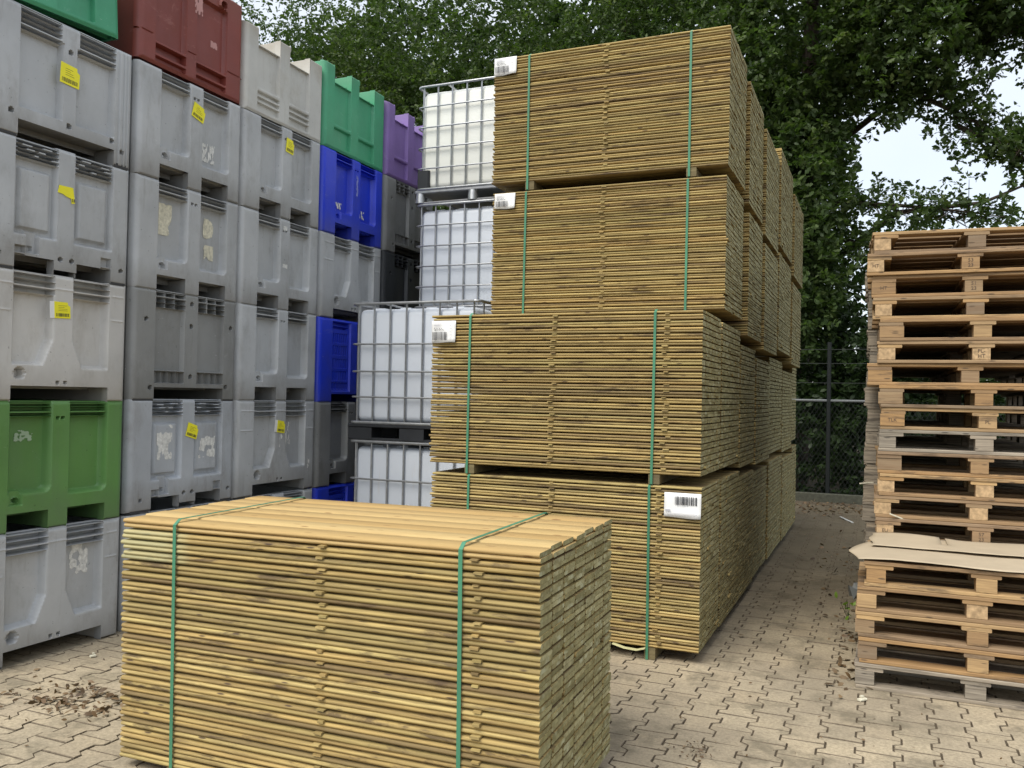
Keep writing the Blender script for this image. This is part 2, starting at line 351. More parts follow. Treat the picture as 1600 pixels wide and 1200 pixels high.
def paper_label(parent, x, z, w_, h_, y, seed, variant):
    # stapled paper sheet on the front of the pack, slightly curled
    m_ = MB(); nx, nz = 8, 5; v = []; rr = random.Random(seed)
    ph = rr.random()*6
    for j in range(nz+1):
        for i in range(nx+1):
            u, t = i/nx, j/nz
            v.append((u*w_, -.004-.004*math.sin(u*7+ph)*(1-t)-(.012*(1-t)**2*u), t*h_+.003*math.sin(u*5+ph)*(1 if j == 0 else 0)))
    fs = [(j*(nx+1)+i, j*(nx+1)+i+1, (j+1)*(nx+1)+i+1, (j+1)*(nx+1)+i) for j in range(nz) for i in range(nx)]
    m_.add(v, fs); o = m_.build('paper_label', PAPER, parent, (x, y, z), smooth=60)
    tag(o, label='white printed barcode sheet stapled to the board edges')
    so = o.modifiers.new('thick', 'SOLIDIFY'); so.thickness = .0006
    if variant == 'low':   # barcode along the bottom, hand-written mark above it
        barcode(o, w_*.62, h_*.36, seed=seed, x0=w_*.08, z0=h_*.12, y=-.019)
        hm = MB(); pts = [(0, .4), (.06, 1), (.12, .3), (.05, 0), (.16, 0), (.24, .9), (.2, .1), (.34, 0), (.36, .8), (.46, .1), (.56, .0), (.52, .9), (.62, .5), (.68, 0), (.74, .9), (.84, .2), (1, .1)]
        hm.tube([(w_*.14+p[0]*w_*.42, -.0195, h_*.55+p[1]*h_*.13) for p in pts], .0015, 4)
        hm.build('handwriting', INK, o)
        tl = MB()
        for k in range(3): tl.box(w_*.1, w_*(.35+.1*(k % 2)), -.0125, -.012, h_*(.92-.07*k), h_*(.94-.07*k))
        for k in range(5): tl.box(w_*.78, w_*(.84+.03*(k % 2)), -.017, -.0165, h_*(.2+.14*k), h_*(.215+.14*k))
        tl.build('print_lines', plain_cache('pale_print', (.45, .45, .5)), o)
    else:
        barcode(o, w_*.62, h_*.34, seed=seed, x0=w_*.3, z0=h_*.52, y=-.0125)
        tl = MB()
        for k in range(2): tl.box(w_*.08, w_*.9, -.018, -.0175, h_*(.12+.05*k), h_*(.13+.05*k))
        tl.box(w_*.04, w_*.18, -.016, -.0155, h_*.25, h_*.32)
        tl.build('print_lines', plain_cache('pale_print', (.45, .45, .5)), o)
    return o
_pc = {}
def plain_cache(n_, c):
    if n_ not in _pc: _pc[n_] = plain(n_, c)
    return _pc[n_]
def make_pack(name, label, group, loc, rz, Lx, NB, WB, rows, z0, H, indiv='all', straps=(), stickers=(), topmat=False, bearers=None, tilt=0, bearer_h=None, sag=0):
    """loc = front right ground corner; boards run from -Lx to 0 in x, 0..NB*WB in y"""
    T = H/rows; root = empty(name, (loc[0], loc[1], loc[2]), rz); tag(root, label, 'lumber pack', group)
    root.rotation_euler = (tilt[0], tilt[1], rz) if tilt else (0, 0, rz)
    rr = random.Random(hash(name+label) % 9999 if False else int(abs(loc[0])*1000+loc[1]*517+z0*911))
    D = NB*WB
    variants = {}; gap = T*.43; TB = T-gap/2-.0004
    def var(k, top):
        if (k, top) not in variants:
            q = random.Random(k*13+5); v = MB()
            v.add(*board_geo(Lx, WB-.003, TB, 2, TB*.36, q.uniform(-.002, .002), 0, -Lx, 0, 0, q.uniform(-.0008, .0008)))
            variants[(k, top)] = v.mesh('board', [{0: WOOD, 1: WOODTOP, 2: WOODPALE}[int(top)], ENDG], 50)
        return variants[(k, top)]
    st = MB()
    for r_ in range(rows):
        z = z0+(r_-r_ % 2)*T+TB/2+(TB+.0008 if r_ % 2 else 0)
        off = rr.gauss(0, .0012); ls = 1+rr.gauss(0, .0022)
        for b in range(NB):
            top = r_ >= rows-2 and topmat
            dx = off+rr.gauss(0, .0012)+(rr.gauss(0, .006) if rr.random() < .04 else 0); dy = rr.gauss(0, .0018)+(-.004 if rr.random() < .12 and b == 0 else 0); dz = rr.gauss(0, .0003)
            if top and r_ == rows-1: dz += .002+.004*math.sin(b*1.9)**2; dx += rr.gauss(0, .004)
            y = (b+.5)*WB+dy; sg = -sag*math.sin(math.pi*(b+.5)/NB)
            ind = (indiv == 'all' and r_ >= rows-300//NB) or (indiv == 'front' and b == 0)
            if ind:
                o = ob('board', var(rr.randrange(6), 2 if (topmat and b == 0 and 38 <= r_ <= 43) else int(top)), root, (dx, y, z+dz+sg), (rr.gauss(0, .003), 0, rr.gauss(0, .0005))); o.scale.x = ls
            else:
                v, f_, mi = board_geo(Lx*ls, WB-.003, TB, 1, TB*.36, 0, 0, -Lx*ls+dx, y, z+dz+sg); st.add(v, f_, mi, rr.random()*.98+.01)
    if st.v: tag(st.build('boards_behind', [WOOD, ENDG], root), kind='stuff')
    for (xs, e) in stickers:
        lm = MB(); lm.cbox(-.015, .015, -.009, D+.008, -.0036, .0036, .001); lme = lm.mesh('spacer_lath', [WOOD])
        for r_ in range(2, rows, 2):
            if rr.random() < .12: continue
            o = ob('spacer_lath', lme, root, (xs+rr.gauss(0, .007), rr.gauss(0, .003), z0+r_*T-gap/2+rr.gauss(0, .0006)), (0, 0, rr.gauss(0, .02)))
            o.scale = (rr.uniform(.8, 1.25), 1, rr.uniform(.8, 1.5))
    bm_ = MB(); bm_.cbox(-.035, .035, .004, D-.004, 0, z0-.002 if bearer_h is None else bearer_h, .003); bme = bm_.mesh('bearer', BEARER)
    for xs in (bearers if bearers is not None else straps): ob('bearer', bme, root, (xs+.015, 0, 0))
    for xs in straps:
        s_ = MB(); strap_geo(s_, 0, -.006, D+.006, -.001+.002, z0+H+.004, tilt=rr.uniform(-.006, .012)); s_.build('strap', STRAP, root, (xs, 0, 0))
    return root
Bx, By, Brz = -1.0364, 2.7456, R(.63)
make_pack('lumber_pack', 'free-standing pack of tan boards nearest the camera, its flat top in view', 'timber packs tied with green straps',
          (Bx, By, 0), Brz, 1.893, 7, .127, 46, .06, 1.014, 'all', straps=(-1.893*.85, -1.893*.159), stickers=((-1.893*.468, 0), (-1.893*.125, 0)), topmat=True, bearers=(-1.62, -.30), tilt=(R(.46), R(-.54)))
G = 'timber packs tied with green straps'
def lab(root, x, z, w_, h_, seed, var): paper_label(root, x, z, w_, h_, -.004, seed, var)
p1 = make_pack('lumber_pack', 'bottom pack of the stack front, white label near its right corner', G, (-.965, 5.217, 0), 0, 1.84, 6, .113, 51, .075, 1.0, 'front', straps=(-1.56, -.315), stickers=((-.97, 0), (-.255, 0)))
lab(p1, -.222, .885, .225, .15, 3, 'high')
p2 = make_pack('lumber_pack', 'second pack up at the stack front, barcode label with handwriting at its left', G, (-.972, 5.217, 1.077), 0, 1.85, 6, .113, 51, .062, 1.015, 'front', straps=(-1.565, -.30), stickers=((-.965, 0), (-.225, 0)), sag=.0)
lab(p2, -1.853, 1.075-1.077+.885, .185, .15, 5, 'low')
p3 = make_pack('lumber_pack', 'third pack up facing the camera, white label at its upper left, beside a caged tank', G, (-.962, 5.95, 2.17), 0, 1.755, 7, .115, 51, .06, .925, 'front', straps=(-1.49, -.27), stickers=((-.88, 0),))
lab(p3, -1.74, .855, .17, .118, 8, 'low')
p4 = make_pack('lumber_pack', 'highest pack facing the camera, white label at its top left corner', G, (-.952, 5.95, 3.16), 0, 1.775, 7, .115, 51, .065, .965, 'front', straps=(-1.485, -.27), stickers=((-.88, 0),))
lab(p4, -1.775, .89, .185, .135, 9, 'low')
cols = [(5.95, 7, -.955, 4.19), (6.80, 7, -.93, 4.10), (7.65, 8, -.905, 3.98), (8.70, 10, -.885, 4.10), (9.96, 10, -.865, 3.93), (11.14, 5, -.93, 2.13)]
ords = ['second', 'third', 'fourth', 'fifth', 'sixth', 'seventh']; lv = ['bottom', 'second up', 'third up', 'top']
for ci, (y, nb, xr, top) in enumerate(cols):
    n = 2 if ci == 5 else 4; wb = (([c_[0] for c_ in cols]+[11.76])[ci+1]-y-.012)/nb
    zz = 0
    for k in range(n):
        ht = top/n if ci else 1.075
        if ci == 0 and k > 1: break
        make_pack('lumber_pack', '%s pack in the %s column of the timber stack, counted from the front' % (lv[k], ords[ci]), G,
                  ((-.965 if k < 2 else xr)+random.gauss(0, .005), y, zz), 0, 1.84, nb, wb, 50, .06, ht-.064, 'none', straps=(-1.5, -.3))
        zz += ht
# splinter strip under the bottom pack
m_ = MB(); pts = [(-1.50, 5.20, .07), (-1.42, 5.19, .055), (-1.34, 5.18, .055), (-1.29, 5.19, .068)]
for a, b in zip(pts[:-1], pts[1:]):
    m_.add([(a[0], a[1], a[2]), (b[0], b[1], b[2]), (b[0], b[1]+.03, b[2]+.004), (a[0], a[1]+.03, a[2]+.004)], [(0, 1, 2, 3)])
s_ = m_.build('loose_strip', plain('pale_strip', (.48, .46, .25))); s_.modifiers.new('t', 'SOLIDIFY').thickness = .002
tag(s_, 'pale yellow-green loose strip sagging under the bottom front pack', 'strip')

# ------------------------------------------------------------------ plastic pallet bins
BW, BH, BD = 1.02, .76, 1.18          # width (along Y), height, depth (along X)
def sm(x, a, b): t = np.clip((x-a)/(b-a), 0, 1); return t*t*(3-2*t)
def sd_rr(U, Z, u0, u1, z0, z1, r=(0, 0, 0, 0)):   # signed distance (neg inside), radii bl br tr tl
    cu, cz = (u0+u1)/2, (z0+z1)/2; x, y = U-cu, Z-cz
    rad = np.where(y < 0, np.where(x < 0, r[0], r[1]), np.where(x < 0, r[3], r[2]))
    qx = np.abs(x)-(u1-u0)/2+rad; qz = np.abs(y)-(z1-z0)/2+rad
    return np.minimum(np.maximum(qx, qz), 0)+np.hypot(np.maximum(qx, 0), np.maximum(qz, 0))-rad
def recess(H, d, depth, ch): return np.minimum(H, -depth*sm(-d, 0, ch))
def rib(H, mask, lvl): return np.where(mask, np.maximum(H, lvl), H)
PA, PB, PC, PDd = .205, .47, .60, .87
def face_fn(kind, U, Z):
    H = np.zeros_like(U); r = .05
    for e in (U, BW-U):
        t = np.clip((r-e)/r, 0, 1); H = np.minimum(H, -r*(1-np.sqrt(np.maximum(0, 1-t*t))))
    H = np.minimum(H, -.014*sm(.02-(BH-Z), 0, .02)); H = np.minimum(H, -.012*sm(.016-Z, 0, .016)); H = np.where(Z < .004, np.minimum(H, -.03), H)
    hole = np.zeros_like(U, bool)
    def louv(n, h0, deep=.075, grid=0, th=.0075, t0=.012):
        nonlocal H
        top = BH-t0
        for (a, b) in ((PA, PB), (PC, PDd)):
            ins = (U > a) & (U < b) & (Z < top) & (Z > top-h0)
            H = np.where(ins, -deep, H); p = h0/n
            for k in range(1, n+1):
                wob = .003*np.sin(U*23+k*1.7) if kind == 'B' else 0
                H = rib(H, ins & (np.abs(Z-(top-k*p+.003)+wob) < th/2+.001), -.004)
            for k in range(1, grid+1):
                H = rib(H, ins & (np.abs(U-(a+(b-a)*k/(grid+1))) < .005), -.006)
    def holes(lst, rad=.011):
        nonlocal H
        for (u, z) in lst: H = np.where(np.hypot(U-u, Z-z) < rad, -.05, H)
    def drain(u, z, rr=.03):
        nonlocal H
        d = np.hypot(U-u, Z-z); H = np.where(d < rr, np.maximum(-.012, -.02+0*d), H); H = np.where(d < rr*.72, -.05, H)
    if kind == 'D':
        for (a, b, zb) in ((PA, PB, .215), (PC, PDd, .19)):
            H = recess(H, sd_rr(U, Z, a-.0, b+.012, zb, BH+.1, (.02, .05, 0, 0)), .056, .026)
        louv(3, .085); H = np.where((sd_rr(U, Z, PA+.01, PA+.09, .155, .24, (.01, .01, .01, .01)) < 0), -.018, H)
        drain(PA+.055, .185, .022); holes([(.515, .66), (.55, .66)], .009)
        op = [(PA, PB, 0, .115), (PC, PDd, 0, .115)]
    elif kind == 'C':
        for i, (a, b, zb) in enumerate(((PA, PB, .21), (PC, PDd, .2))):
            s_ = np.maximum(0, .37-Z)*.42                       # centre post spreads towards the base
            aa = a+(s_ if i else 0); bb = b-(0 if i else s_)
            d = np.maximum.reduce([aa-U, U-bb, zb-Z]); H = recess(H, d, .05, .024)
        louv(3, .12); drain(PA+.05, .165, .036); holes([(.505, .115), (.56, .115)], .011)
        H = np.where((np.abs(Z-.52) < .004) & ((U < PA-.02) & (U > .05) | (U > PDd+.01) & (U < BW-.04)), .004, H)
        H = np.where((np.abs(Z-.675) < .004) & ((U < PA-.0) & (U > .05) | (U > PDd+.01) & (U < BW-.04) | (U > PB) & (U < PC)), .004, H)
        op = [(PA, PDd, 0, .095+.0)]
    elif kind == 'B':
        for (a, b) in ((PA-.01, PB+.005), (PC-.01, PDd+.01)):
            d = sd_rr(U, Z, a, b, .20, BH+.1, (.01, .01, 0, 0)); H = recess(H, d, .04, .02)
            d2 = sd_rr(U, Z, a+.03, b-.03, .235, .60, (.008,)*4); H = np.maximum(H, np.where(d2 < 0, -.04+.024*sm(-d2, 0, .02), -1))
        louv(4, .105)
        H = np.where(sd_rr(U, Z, PA+.07, PA+.15, .10, .23, (.01,)*4) < 0, -.03, H); holes([(PA+.11, .13)], .016)
        holes([(.11, .08), (.95, .09), (.50, .095), (.58, .095)], .011)
        H = np.where(((U > PA) & (U < PA+.06) & (Z < .14)) | ((U > PDd-.07) & (U < PDd) & (Z < .15)), -.03, H)
        op = [(PA, .455, 0, .085), (.615, PDd, 0, .085), (.455, .615, 0, .03)]
    elif kind == 'A':
        for (a, b) in ((PA, PB+.02), (PC-.015, PDd)): H = recess(H, sd_rr(U, Z, a, b, .17, BH-.12, (0,)*4), .042, .014)
        louv(4, .135, .085)
        for u in (.03, .06, .90, .94, .97): H = np.where(np.abs(U-u) < .006, np.minimum(H, -.008), H)
        holes([(.535, .60), (.535, .15), (.16, .135), (.85, .15), (.93, .10)], .014)
        op = [(PA, PDd, 0, .10)]
    elif kind == 'E':
        for (a, b) in ((PA, PB), (PC, PDd)): H = recess(H, sd_rr(U, Z, a, b, .20, BH-.1, (0,)*4), .03, .008)
        louv(3, .11, .075, grid=2)
        for (a, b) in ((PA, PB), (PC, PDd)):
            ins = (U > a) & (U < b) & (Z > .125) & (Z < .20); H = np.where(ins, -.045, H)
            for k in range(1, 4): H = rib(H, ins & (np.abs(U-(a+(b-a)*k/4)) < .005), -.008)
            H = np.where((U > a) & (U < b) & (np.abs(Z-.203) < .005), .003, H)
        holes([(.535, .69), (.535, .53), (.535, .17), (.12, .55), (.94, .55), (.17, .09), (.9, .1)], .014)
        op = [(PA, PDd, 0, .095)]
    elif kind == 'P':       # perforated
        for (a, b) in ((PA, PB+.03), (PC, PDd)):
            H = recess(H, sd_rr(U, Z, a, b, .1, BH-.02, (0,)*4), .02, .008)
            ins = (U > a+.02) & (U < b-.02)
            band = ((Z-.20) % .115) < .085
            H = np.where(ins & band & (Z > .2) & (Z < .64) & ((U-a) % .034 < .016), -.06, H)
            H = np.where(ins & (Z > .66) & (Z < .73) & ((Z-.66) % .036 > .01), -.06, H)
            H = np.where(ins & (Z > .12) & (Z < .18) & ((U-a) % .05 > .01), -.06, H)
        op = [(PA, PDd, 0, .075)]
    elif kind in 'FG':     # used upside-down on top of the row: plain panels, a shelf line and a sub panel near the rim
        for (a, b) in ((PA, PB), (PC, PDd)):
            H = recess(H, sd_rr(U, Z, a, b, .05, .53, (0,)*4), .03, .012)
            H = recess(H, sd_rr(U, Z, a, b, .555, BH-.035, (0,)*4), .03, .004)
            if kind == 'G':
                for zz in (.60, .65): H = np.where((U > a) & (U < b) & (np.abs(Z-zz) < .01), -.004, H)
        op = [(PA, PB, 0, .145), (PC, PDd, 0, .145)]
    elif kind == 'R':      # red: stepped panels with drain stub and rim slots
        for i, (a, b) in enumerate(((PA-.02, PB+.02), (PC-.01, PDd))):
            s_ = np.maximum(0, .17-Z)*.5
            H = recess(H, np.maximum.reduce([a-U+(s_ if i else 0), U-b+(0 if i else s_), .12-Z, Z-.60]), .035, .012)
            H = np.where((U > a) & (U < b) & (Z > .615) & (Z < .68), -.05, H); H = np.where((U > a) & (U < b) & (Z > .70) & (Z < .735), -.03, H)
        H = np.where(((U < PA-.03) | (U > PDd+.02) | ((U > PB+.03) & (U < PC-.02))) & (np.abs(Z-.56) < .004), -.008, H)
        d = np.hypot(U-.24, Z-.09); H = np.where(d < .038, .02, H); H = np.where(d < .026, -.05, H)
        op = [(PA, PB, 0, .03), (PC, PDd, 0, .03)]
    for (a, b, c, d) in op: hole |= (U > a) & (U < b) & (Z < d)
    return H, hole, op
_bins = {}
def bin_mesh(kind, mat):
    key = (kind, mat.name)
    if key in _bins: return _bins[key]
    base = ('geo', kind)
    if base not in _bins:
        nu, nz_ = 116, 108
        us = np.linspace(0, BW, nu+1); zs = np.linspace(0, BH, nz_+1)
        U, Z = np.meshgrid(us, zs); H, hole, op = face_fn(kind, U, Z)
        cu, cz = (us[:-1]+us[1:])/2, (zs[:-1]+zs[1:])/2; CU, CZ = np.meshgrid(cu, cz); _, hc, _ = face_fn(kind, CU, CZ)
        v = np.stack([H, U, Z], -1).reshape(-1, 3)
        idx = lambda j, i: j*(nu+1)+i
        fs = [(idx(j, i), idx(j, i+1), idx(j+1, i+1), idx(j+1, i)) for j in range(nz_) for i in range(nu) if not hc[j, i]]
        mb = MB(); mb.add(v.tolist(), fs)
        # walls behind the moulded face
        zb = .15 if kind in 'FG' else .12
        mb.box(-BD, -.062, .005, .03, zb, BH-.003); mb.box(-BD, -.062, BW-.03, BW-.005, zb, BH-.003)
        mb.box(-BD, -BD+.03, .03, BW-.03, .001, BH-.003); mb.box(-BD, -.062, .005, BW-.005, zb-.01, zb+.02)  # back wall reaches the ground, added so the fork openings stay dark
        mb.box(-.095, -.091, .03, BW-.03, zb, BH-.004)
        mb.box(-.062, -.045, .004, .012, 0, BH-.004); mb.box(-.062, -.045, BW-.012, BW-.004, 0, BH-.004)
        mb.box(-.062, -.012, .05, BW-.05, BH-.016, BH-.012)        # rim return
        for dx_ in range(8): mb.box(-.20-.12*dx_, -.18-.12*dx_, .04, BW-.04, zb-.045, zb-.011)
        for (a, b, c, d) in op[:2]: mb.box(-.06, -.004, a, b, d+.007, d+.012); mb.box(-.06, -.004, a-.006, a-.003, 0, d); mb.box(-.06, -.004, b+.003, b+.006, 0, d)
        _bins[base] = (mb, op)
    mb, op = _bins[base]
    sk = []; 
    me = mb.mesh('shell', mat, 38); 
    ends = [(.012, PA-.01), (PDd+.01, BW-.012)]
    if kind in 'DFGR': ends.insert(1, (PB+.01, PC-.01))
    sm_ = []
    for (a, b) in ends:
        q = MB(); q.cbox(-BD+.01, -.055, a, b, .001, .11, .006); sm_.append(q.mesh('skid', mat))
    _bins[key] = (me, sm_); return _bins[key]
def sticker(parent, u, z, w_=.115, h_=.10, rot=-.12, seed=0, torn=False, white=False):
    m_ = MB()
    if torn: poly = [(0, .55*h_), (.1*w_, h_), (.9*w_, .98*h_), (w_, .05*h_), (.8*w_, 0), (.78*w_, .3*h_), (.5*w_, .38*h_), (.3*w_, .5*h_)]
    else: poly = [(0, 0), (w_, 0), (w_, h_*.72), (w_*.86, h_*.8), (w_*.84, h_*.97), (0, h_)]
    n_ = len(poly); m_.add([(0, p[0], p[1]) for p in poly]+[(.001, p[0], p[1]) for p in poly], [tuple(range(n_, 2*n_))]+[(i, (i+1) % n_, (i+1) % n_+n_, i+n_) for i in range(n_)])
    o = m_.build('sticker', YEL, parent, (.004, u, z), (rot, 0, 0)); tag(o, label='yellow barcode sticker')
    rr = random.Random(seed); b = MB(); x = .008
    lo, hi = (.1, .9) if not torn else (.82, .98)
    x = w_*lo
    while x < w_*hi:
        q = rr.choice([.0025, .004, .006]); b.box(.0012, .0016, x, x+q, h_*.1, h_*.3); x += q+rr.choice([.0025, .004])
    for k in range(0 if torn else 4): b.box(.0012, .0015, w_*.25, w_*(.45+.4*rr.random()), h_*(.45+.1*k), h_*(.465+.1*k))
    b.build('barcode', INK, o)
    if white:
        q = MB(); q.box(-.001, .0004, -.03, .03, 0, h_); q.build('backing_strip', PAPER, o)
def remnant(parent, u, z, w_, h_, seed, thr=-.05, mat=REMN, depth=-.052, sc=(30, 60), cell=.005):
    m_ = MB(); nx, nz_ = max(2, int(w_/cell)), max(2, int(h_/cell))
    for j in range(nz_):
        for i in range(nx):
            e = min(i, nx-1-i, j, nz_-1-j)
            v = noise.noise(Vector((i*cell*sc[1], j*cell*sc[0], seed*7.3)))+(-.25 if e == 0 else 0)+(.1 if e > 2 else 0)
            if v > thr:
                y0, z0 = i*cell, j*cell; m_.add([(0, y0, z0), (0, y0+cell, z0), (0, y0+cell, z0+cell), (0, y0, z0+cell)], [(0, 1, 2, 3)])
    if m_.v: tag(m_.build('label_remnant', mat, parent, (depth, u, z)), label='torn scraps of an old paper label', kind='stuff')
XF = -4.53
BG = 'plastic pallet bins stacked in rows'
def make_bin(kind, colour, label, y, z, inv=False, dx=0, tilt=0, hs=1.0, rz=0):
    root = empty('pallet_bin', (XF+dx, y, z)); tag(root, label, 'plastic bin', BG)
    root.rotation_euler = (tilt, 0, rz)
    me, sks = bin_mesh(kind, PL[colour])
    if inv:
        o = ob('shell', me, root, (0, BW, BH*hs), (math.pi, 0, 0)); o.scale = (1, 1, hs)
        for s_ in sks: p = ob('skid', s_, root, (0, BW, BH*hs), (math.pi, 0, 0)); p.scale = (1, 1, hs)
    else:
        o = ob('shell', me, root)
        for s_ in sks: ob('skid', s_, root)
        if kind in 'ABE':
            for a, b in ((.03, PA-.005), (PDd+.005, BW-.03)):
                q = MB(); q.box(-.05, -.004, a, b, -.004, .022); q.build('foot_pad', DARKPAD, root)
    o.scale.z = hs if inv else 1
    return root
Z1 = [0, .76, 1.515, 2.275, 3.035]
yc = [3.165, 4.215, 5.245, 6.28, 7.33]
# column 1 (nearest)
b = make_bin('C', 'warmgrey', 'light grey bin on the ground at the left edge, scraps of white label on it', yc[0], 0)
b.children[0].data = bin_mesh('C', PL['grey'])[0]
remnant(b, .66, .44, .14, .20, 3, -.02, depth=-.047, sc=(22, 30))
make_bin('D', 'olive', 'leaf green bin, the only dark leaf green one, second from the ground', yc[0], Z1[1])
remnant(bpy.data.objects[[o.name for o in COL.objects if o.name.startswith('pallet_bin')][-1]], .27, .52, .12, .07, 6, -.05, plain('pale_label_residue', (.30, .40, .27)), sc=(70, 45), cell=.004)
b = make_bin('C', 'warmgrey', 'pale warm grey bin directly on the leaf green bin, yellow sticker on its middle post', yc[0], Z1[2])
sticker(b, .47, .50, .11, .10, .05, 2, white=True)
b = make_bin('B', 'grey', 'grey bin with framed panels and a torn yellow sticker, fourth up in the nearest column', yc[0], Z1[3])
sticker(b, .47, .44, .12, .10, .05, 3, torn=True)
b = make_bin('A', 'grey', 'grey bin with dark slots and large yellow barcode sticker, under the left emerald bin', yc[0], Z1[4])
sticker(b, .46, .40, .135, .125, -.05, 4)
make_bin('F', 'emerald', 'emerald green bin lying upside down on top of the nearest column at the left edge', yc[0]-.11, 3.80, True, 0, R(3.5), 1.0)
# column 2
make_bin('D', 'grey', 'grey bin at the ground in the second column, hidden low behind the front timber pack', yc[1], 0)
b = make_bin('B', 'bluegrey', 'blue-grey bin with peeled white label scraps on both panels and tilted yellow sticker', yc[1], Z1[1]+.015)
sticker(b, .50, .50, .11, .10, -.28, 5)
remnant(b, .24, .34, .16, .19, 11, -.12, sc=(10, 40), depth=-.0145); remnant(b, .65, .33, .17, .16, 12, -.02, sc=(20, 30), depth=-.0145); remnant(b, .33, .555, .09, .03, 13, .0, depth=-.0145)
make_bin('E', 'darkgrey', 'dark grey bin with gridded top slots in the second column, third from the ground', yc[1], Z1[2]+.01)
b = make_bin('D', 'grey', 'grey bin with three yellowed paper label pieces on its panels, second column', yc[1], Z1[3])
remnant(b, .255, .40, .12, .22, 21, -.42, CREAMP, sc=(9, 16)); remnant(b, .68, .45, .11, .15, 22, -.32, CREAMP, sc=(12, 14)); remnant(b, .69, .29, .10, .11, 23, -.36, CREAMP, sc=(12, 16))
b = make_bin('D', 'grey', 'grey bin with tilted yellow sticker directly below the brick red bin', yc[1], Z1[4])
sticker(b, .48, .53, .12, .11, -.25, 6); remnant(b, .62, .25, .16, .14, 31, .0)
b = make_bin('R', 'red', 'brick red bin upside down on top of the second column', yc[1], 3.815, True, -.01, 0, 1.0)
remnant(b, .50, .50, .08, .16, 33, -.3, plain('pinkish_scuff', (.50, .27, .25)), .0012)
remnant(b, .70, .33, .07, .05, 34, -.3, plain_cache('pinkish_scuff_small', (.50, .27, .25)), -.033)
# column 3
make_bin('D', 'grey', 'grey bin in the third column, only its slotted top showing above the front timber pack', yc[2], 0)
b = make_bin('C', 'grey', 'mid grey bin with yellow sticker and white scrawled label, third column just above the pack', yc[2], Z1[1]+.01)
sticker(b, .48, .50, .10, .10, -.12, 7, white=True); remnant(b, .61, .38, .11, .20, 41, .0, depth=-.047, sc=(25, 80)); remnant(b, .52, .37, .04, .12, 42, .05, depth=.001); remnant(b, .90, .15, .04, .12, 43, .05, depth=.001)
make_bin('D', 'grey', 'plain grey bin with two square fork openings, third column, third from the ground', yc[2], Z1[2]+.01)
b = make_bin('D', 'grey', 'plain grey bin with two small white marks on its middle post, third column fourth up', yc[2], Z1[3])
remnant(b, .51, .66, .05, .04, 51, -.3, depth=.001); remnant(b, .51, .35, .06, .035, 52, -.3, depth=.001)
b = make_bin('D', 'grey', 'grey bin with a small square yellow sticker under the cream bin', yc[2], Z1[4])
sticker(b, .51, .56, .10, .12, -.1, 8)
make_bin('G', 'cream', 'cream white bin upside down on top of the third column', yc[2], 3.80, True, 0, 0, .90)
# column 4
make_bin('P', 'blue', 'cobalt blue bin at the bottom of the fourth column, barely showing above the timber pack', yc[3], 0)
b = make_bin('D', 'darkgrey', 'grey bin with a large peeling grey label, second from the ground in the fourth column', yc[3], Z1[1])
remnant(b, .24, .27, .20, .30, 61, -.45, plain('grey_peeling_label', (.27, .28, .28)))
make_bin('P', 'blue', 'cobalt blue bin with perforated panels beside the caged tank', yc[3], Z1[2])
make_bin('C', 'grey', 'grey bin between the two cobalt blue bins, half behind the caged tanks', yc[3], Z1[3])
b = make_bin('D', 'blue', 'cobalt blue bin with scuffed panels directly under the emerald bin', yc[3], Z1[4])
remnant(b, .27, .26, .10, .06, 71, -.1); remnant(b, .60, .24, .16, .08, 72, .0); remnant(b, .53, .42, .03, .20, 73, -.3, plain('blue_scuff', (.25, .28, .62)), .001)
make_bin('F', 'emerald', 'emerald green bin upside down on the fourth column, three feet pointing up', yc[3], 3.80, True, 0, 0, 1.0)
# column 5
for k in range(3): make_bin('D', 'darkgrey', ['dark grey bin on the ground of the far column, hidden behind the caged tanks', 'dark grey bin second up in the far column behind the caged tanks', 'dark grey bin in the middle of the far column behind the caged tanks'][k], yc[4], Z1[k])
make_bin('E', 'black', 'near black bin in the far column beside the upper caged tanks', yc[4], Z1[3])
make_bin('E', 'darkgrey', 'dark grey bin directly under the purple bin', yc[4], Z1[4])
make_bin('F', 'purple', 'purple bin upside down on top of the far column', yc[4], 3.80, True, 0, 0, .97)

# ------------------------------------------------------------------ caged liquid tanks
def rbox_mesh(x0, x1, y0, y1, z0, z1, r, mat, seg=4, name='tank'):
    bm = bmesh.new(); bmesh.ops.create_cube(bm, size=1)
    for v in bm.verts: v.co = Vector(((x0+x1)/2+v.co.x*(x1-x0), (y0+y1)/2+v.co.y*(y1-y0), (z0+z1)/2+v.co.z*(z1-z0)))
    bmesh.ops.bevel(bm, geom=bm.edges[:], offset=r, segments=seg, profile=.5, affect='EDGES')
    me = bpy.data.meshes.new(name); bm.to_mesh(me); bm.free(); me.materials.append(mat)
    me.polygons.foreach_set('use_smooth', [True]*len(me.polygons)); return me
TW, TD = 1.2, 1.0
def ring(z, inset=0, r=.008, rc=.05):
    pts = []; x0, x1, y0, y1 = inset, TW-inset, inset, TD-inset
    for (cx, cy, a0) in ((x1-rc, y0+rc, -90), (x1-rc, y1-rc, 0), (x0+rc, y1-rc, 90), (x0+rc, y0+rc, 180)):
        for k in range(4): a = R(a0+30*k); pts.append((cx+rc*math.cos(a), cy+rc*math.sin(a), z))
    pts.append(pts[0]); m_ = MB(); m_.tube(pts, r, 6); return m_
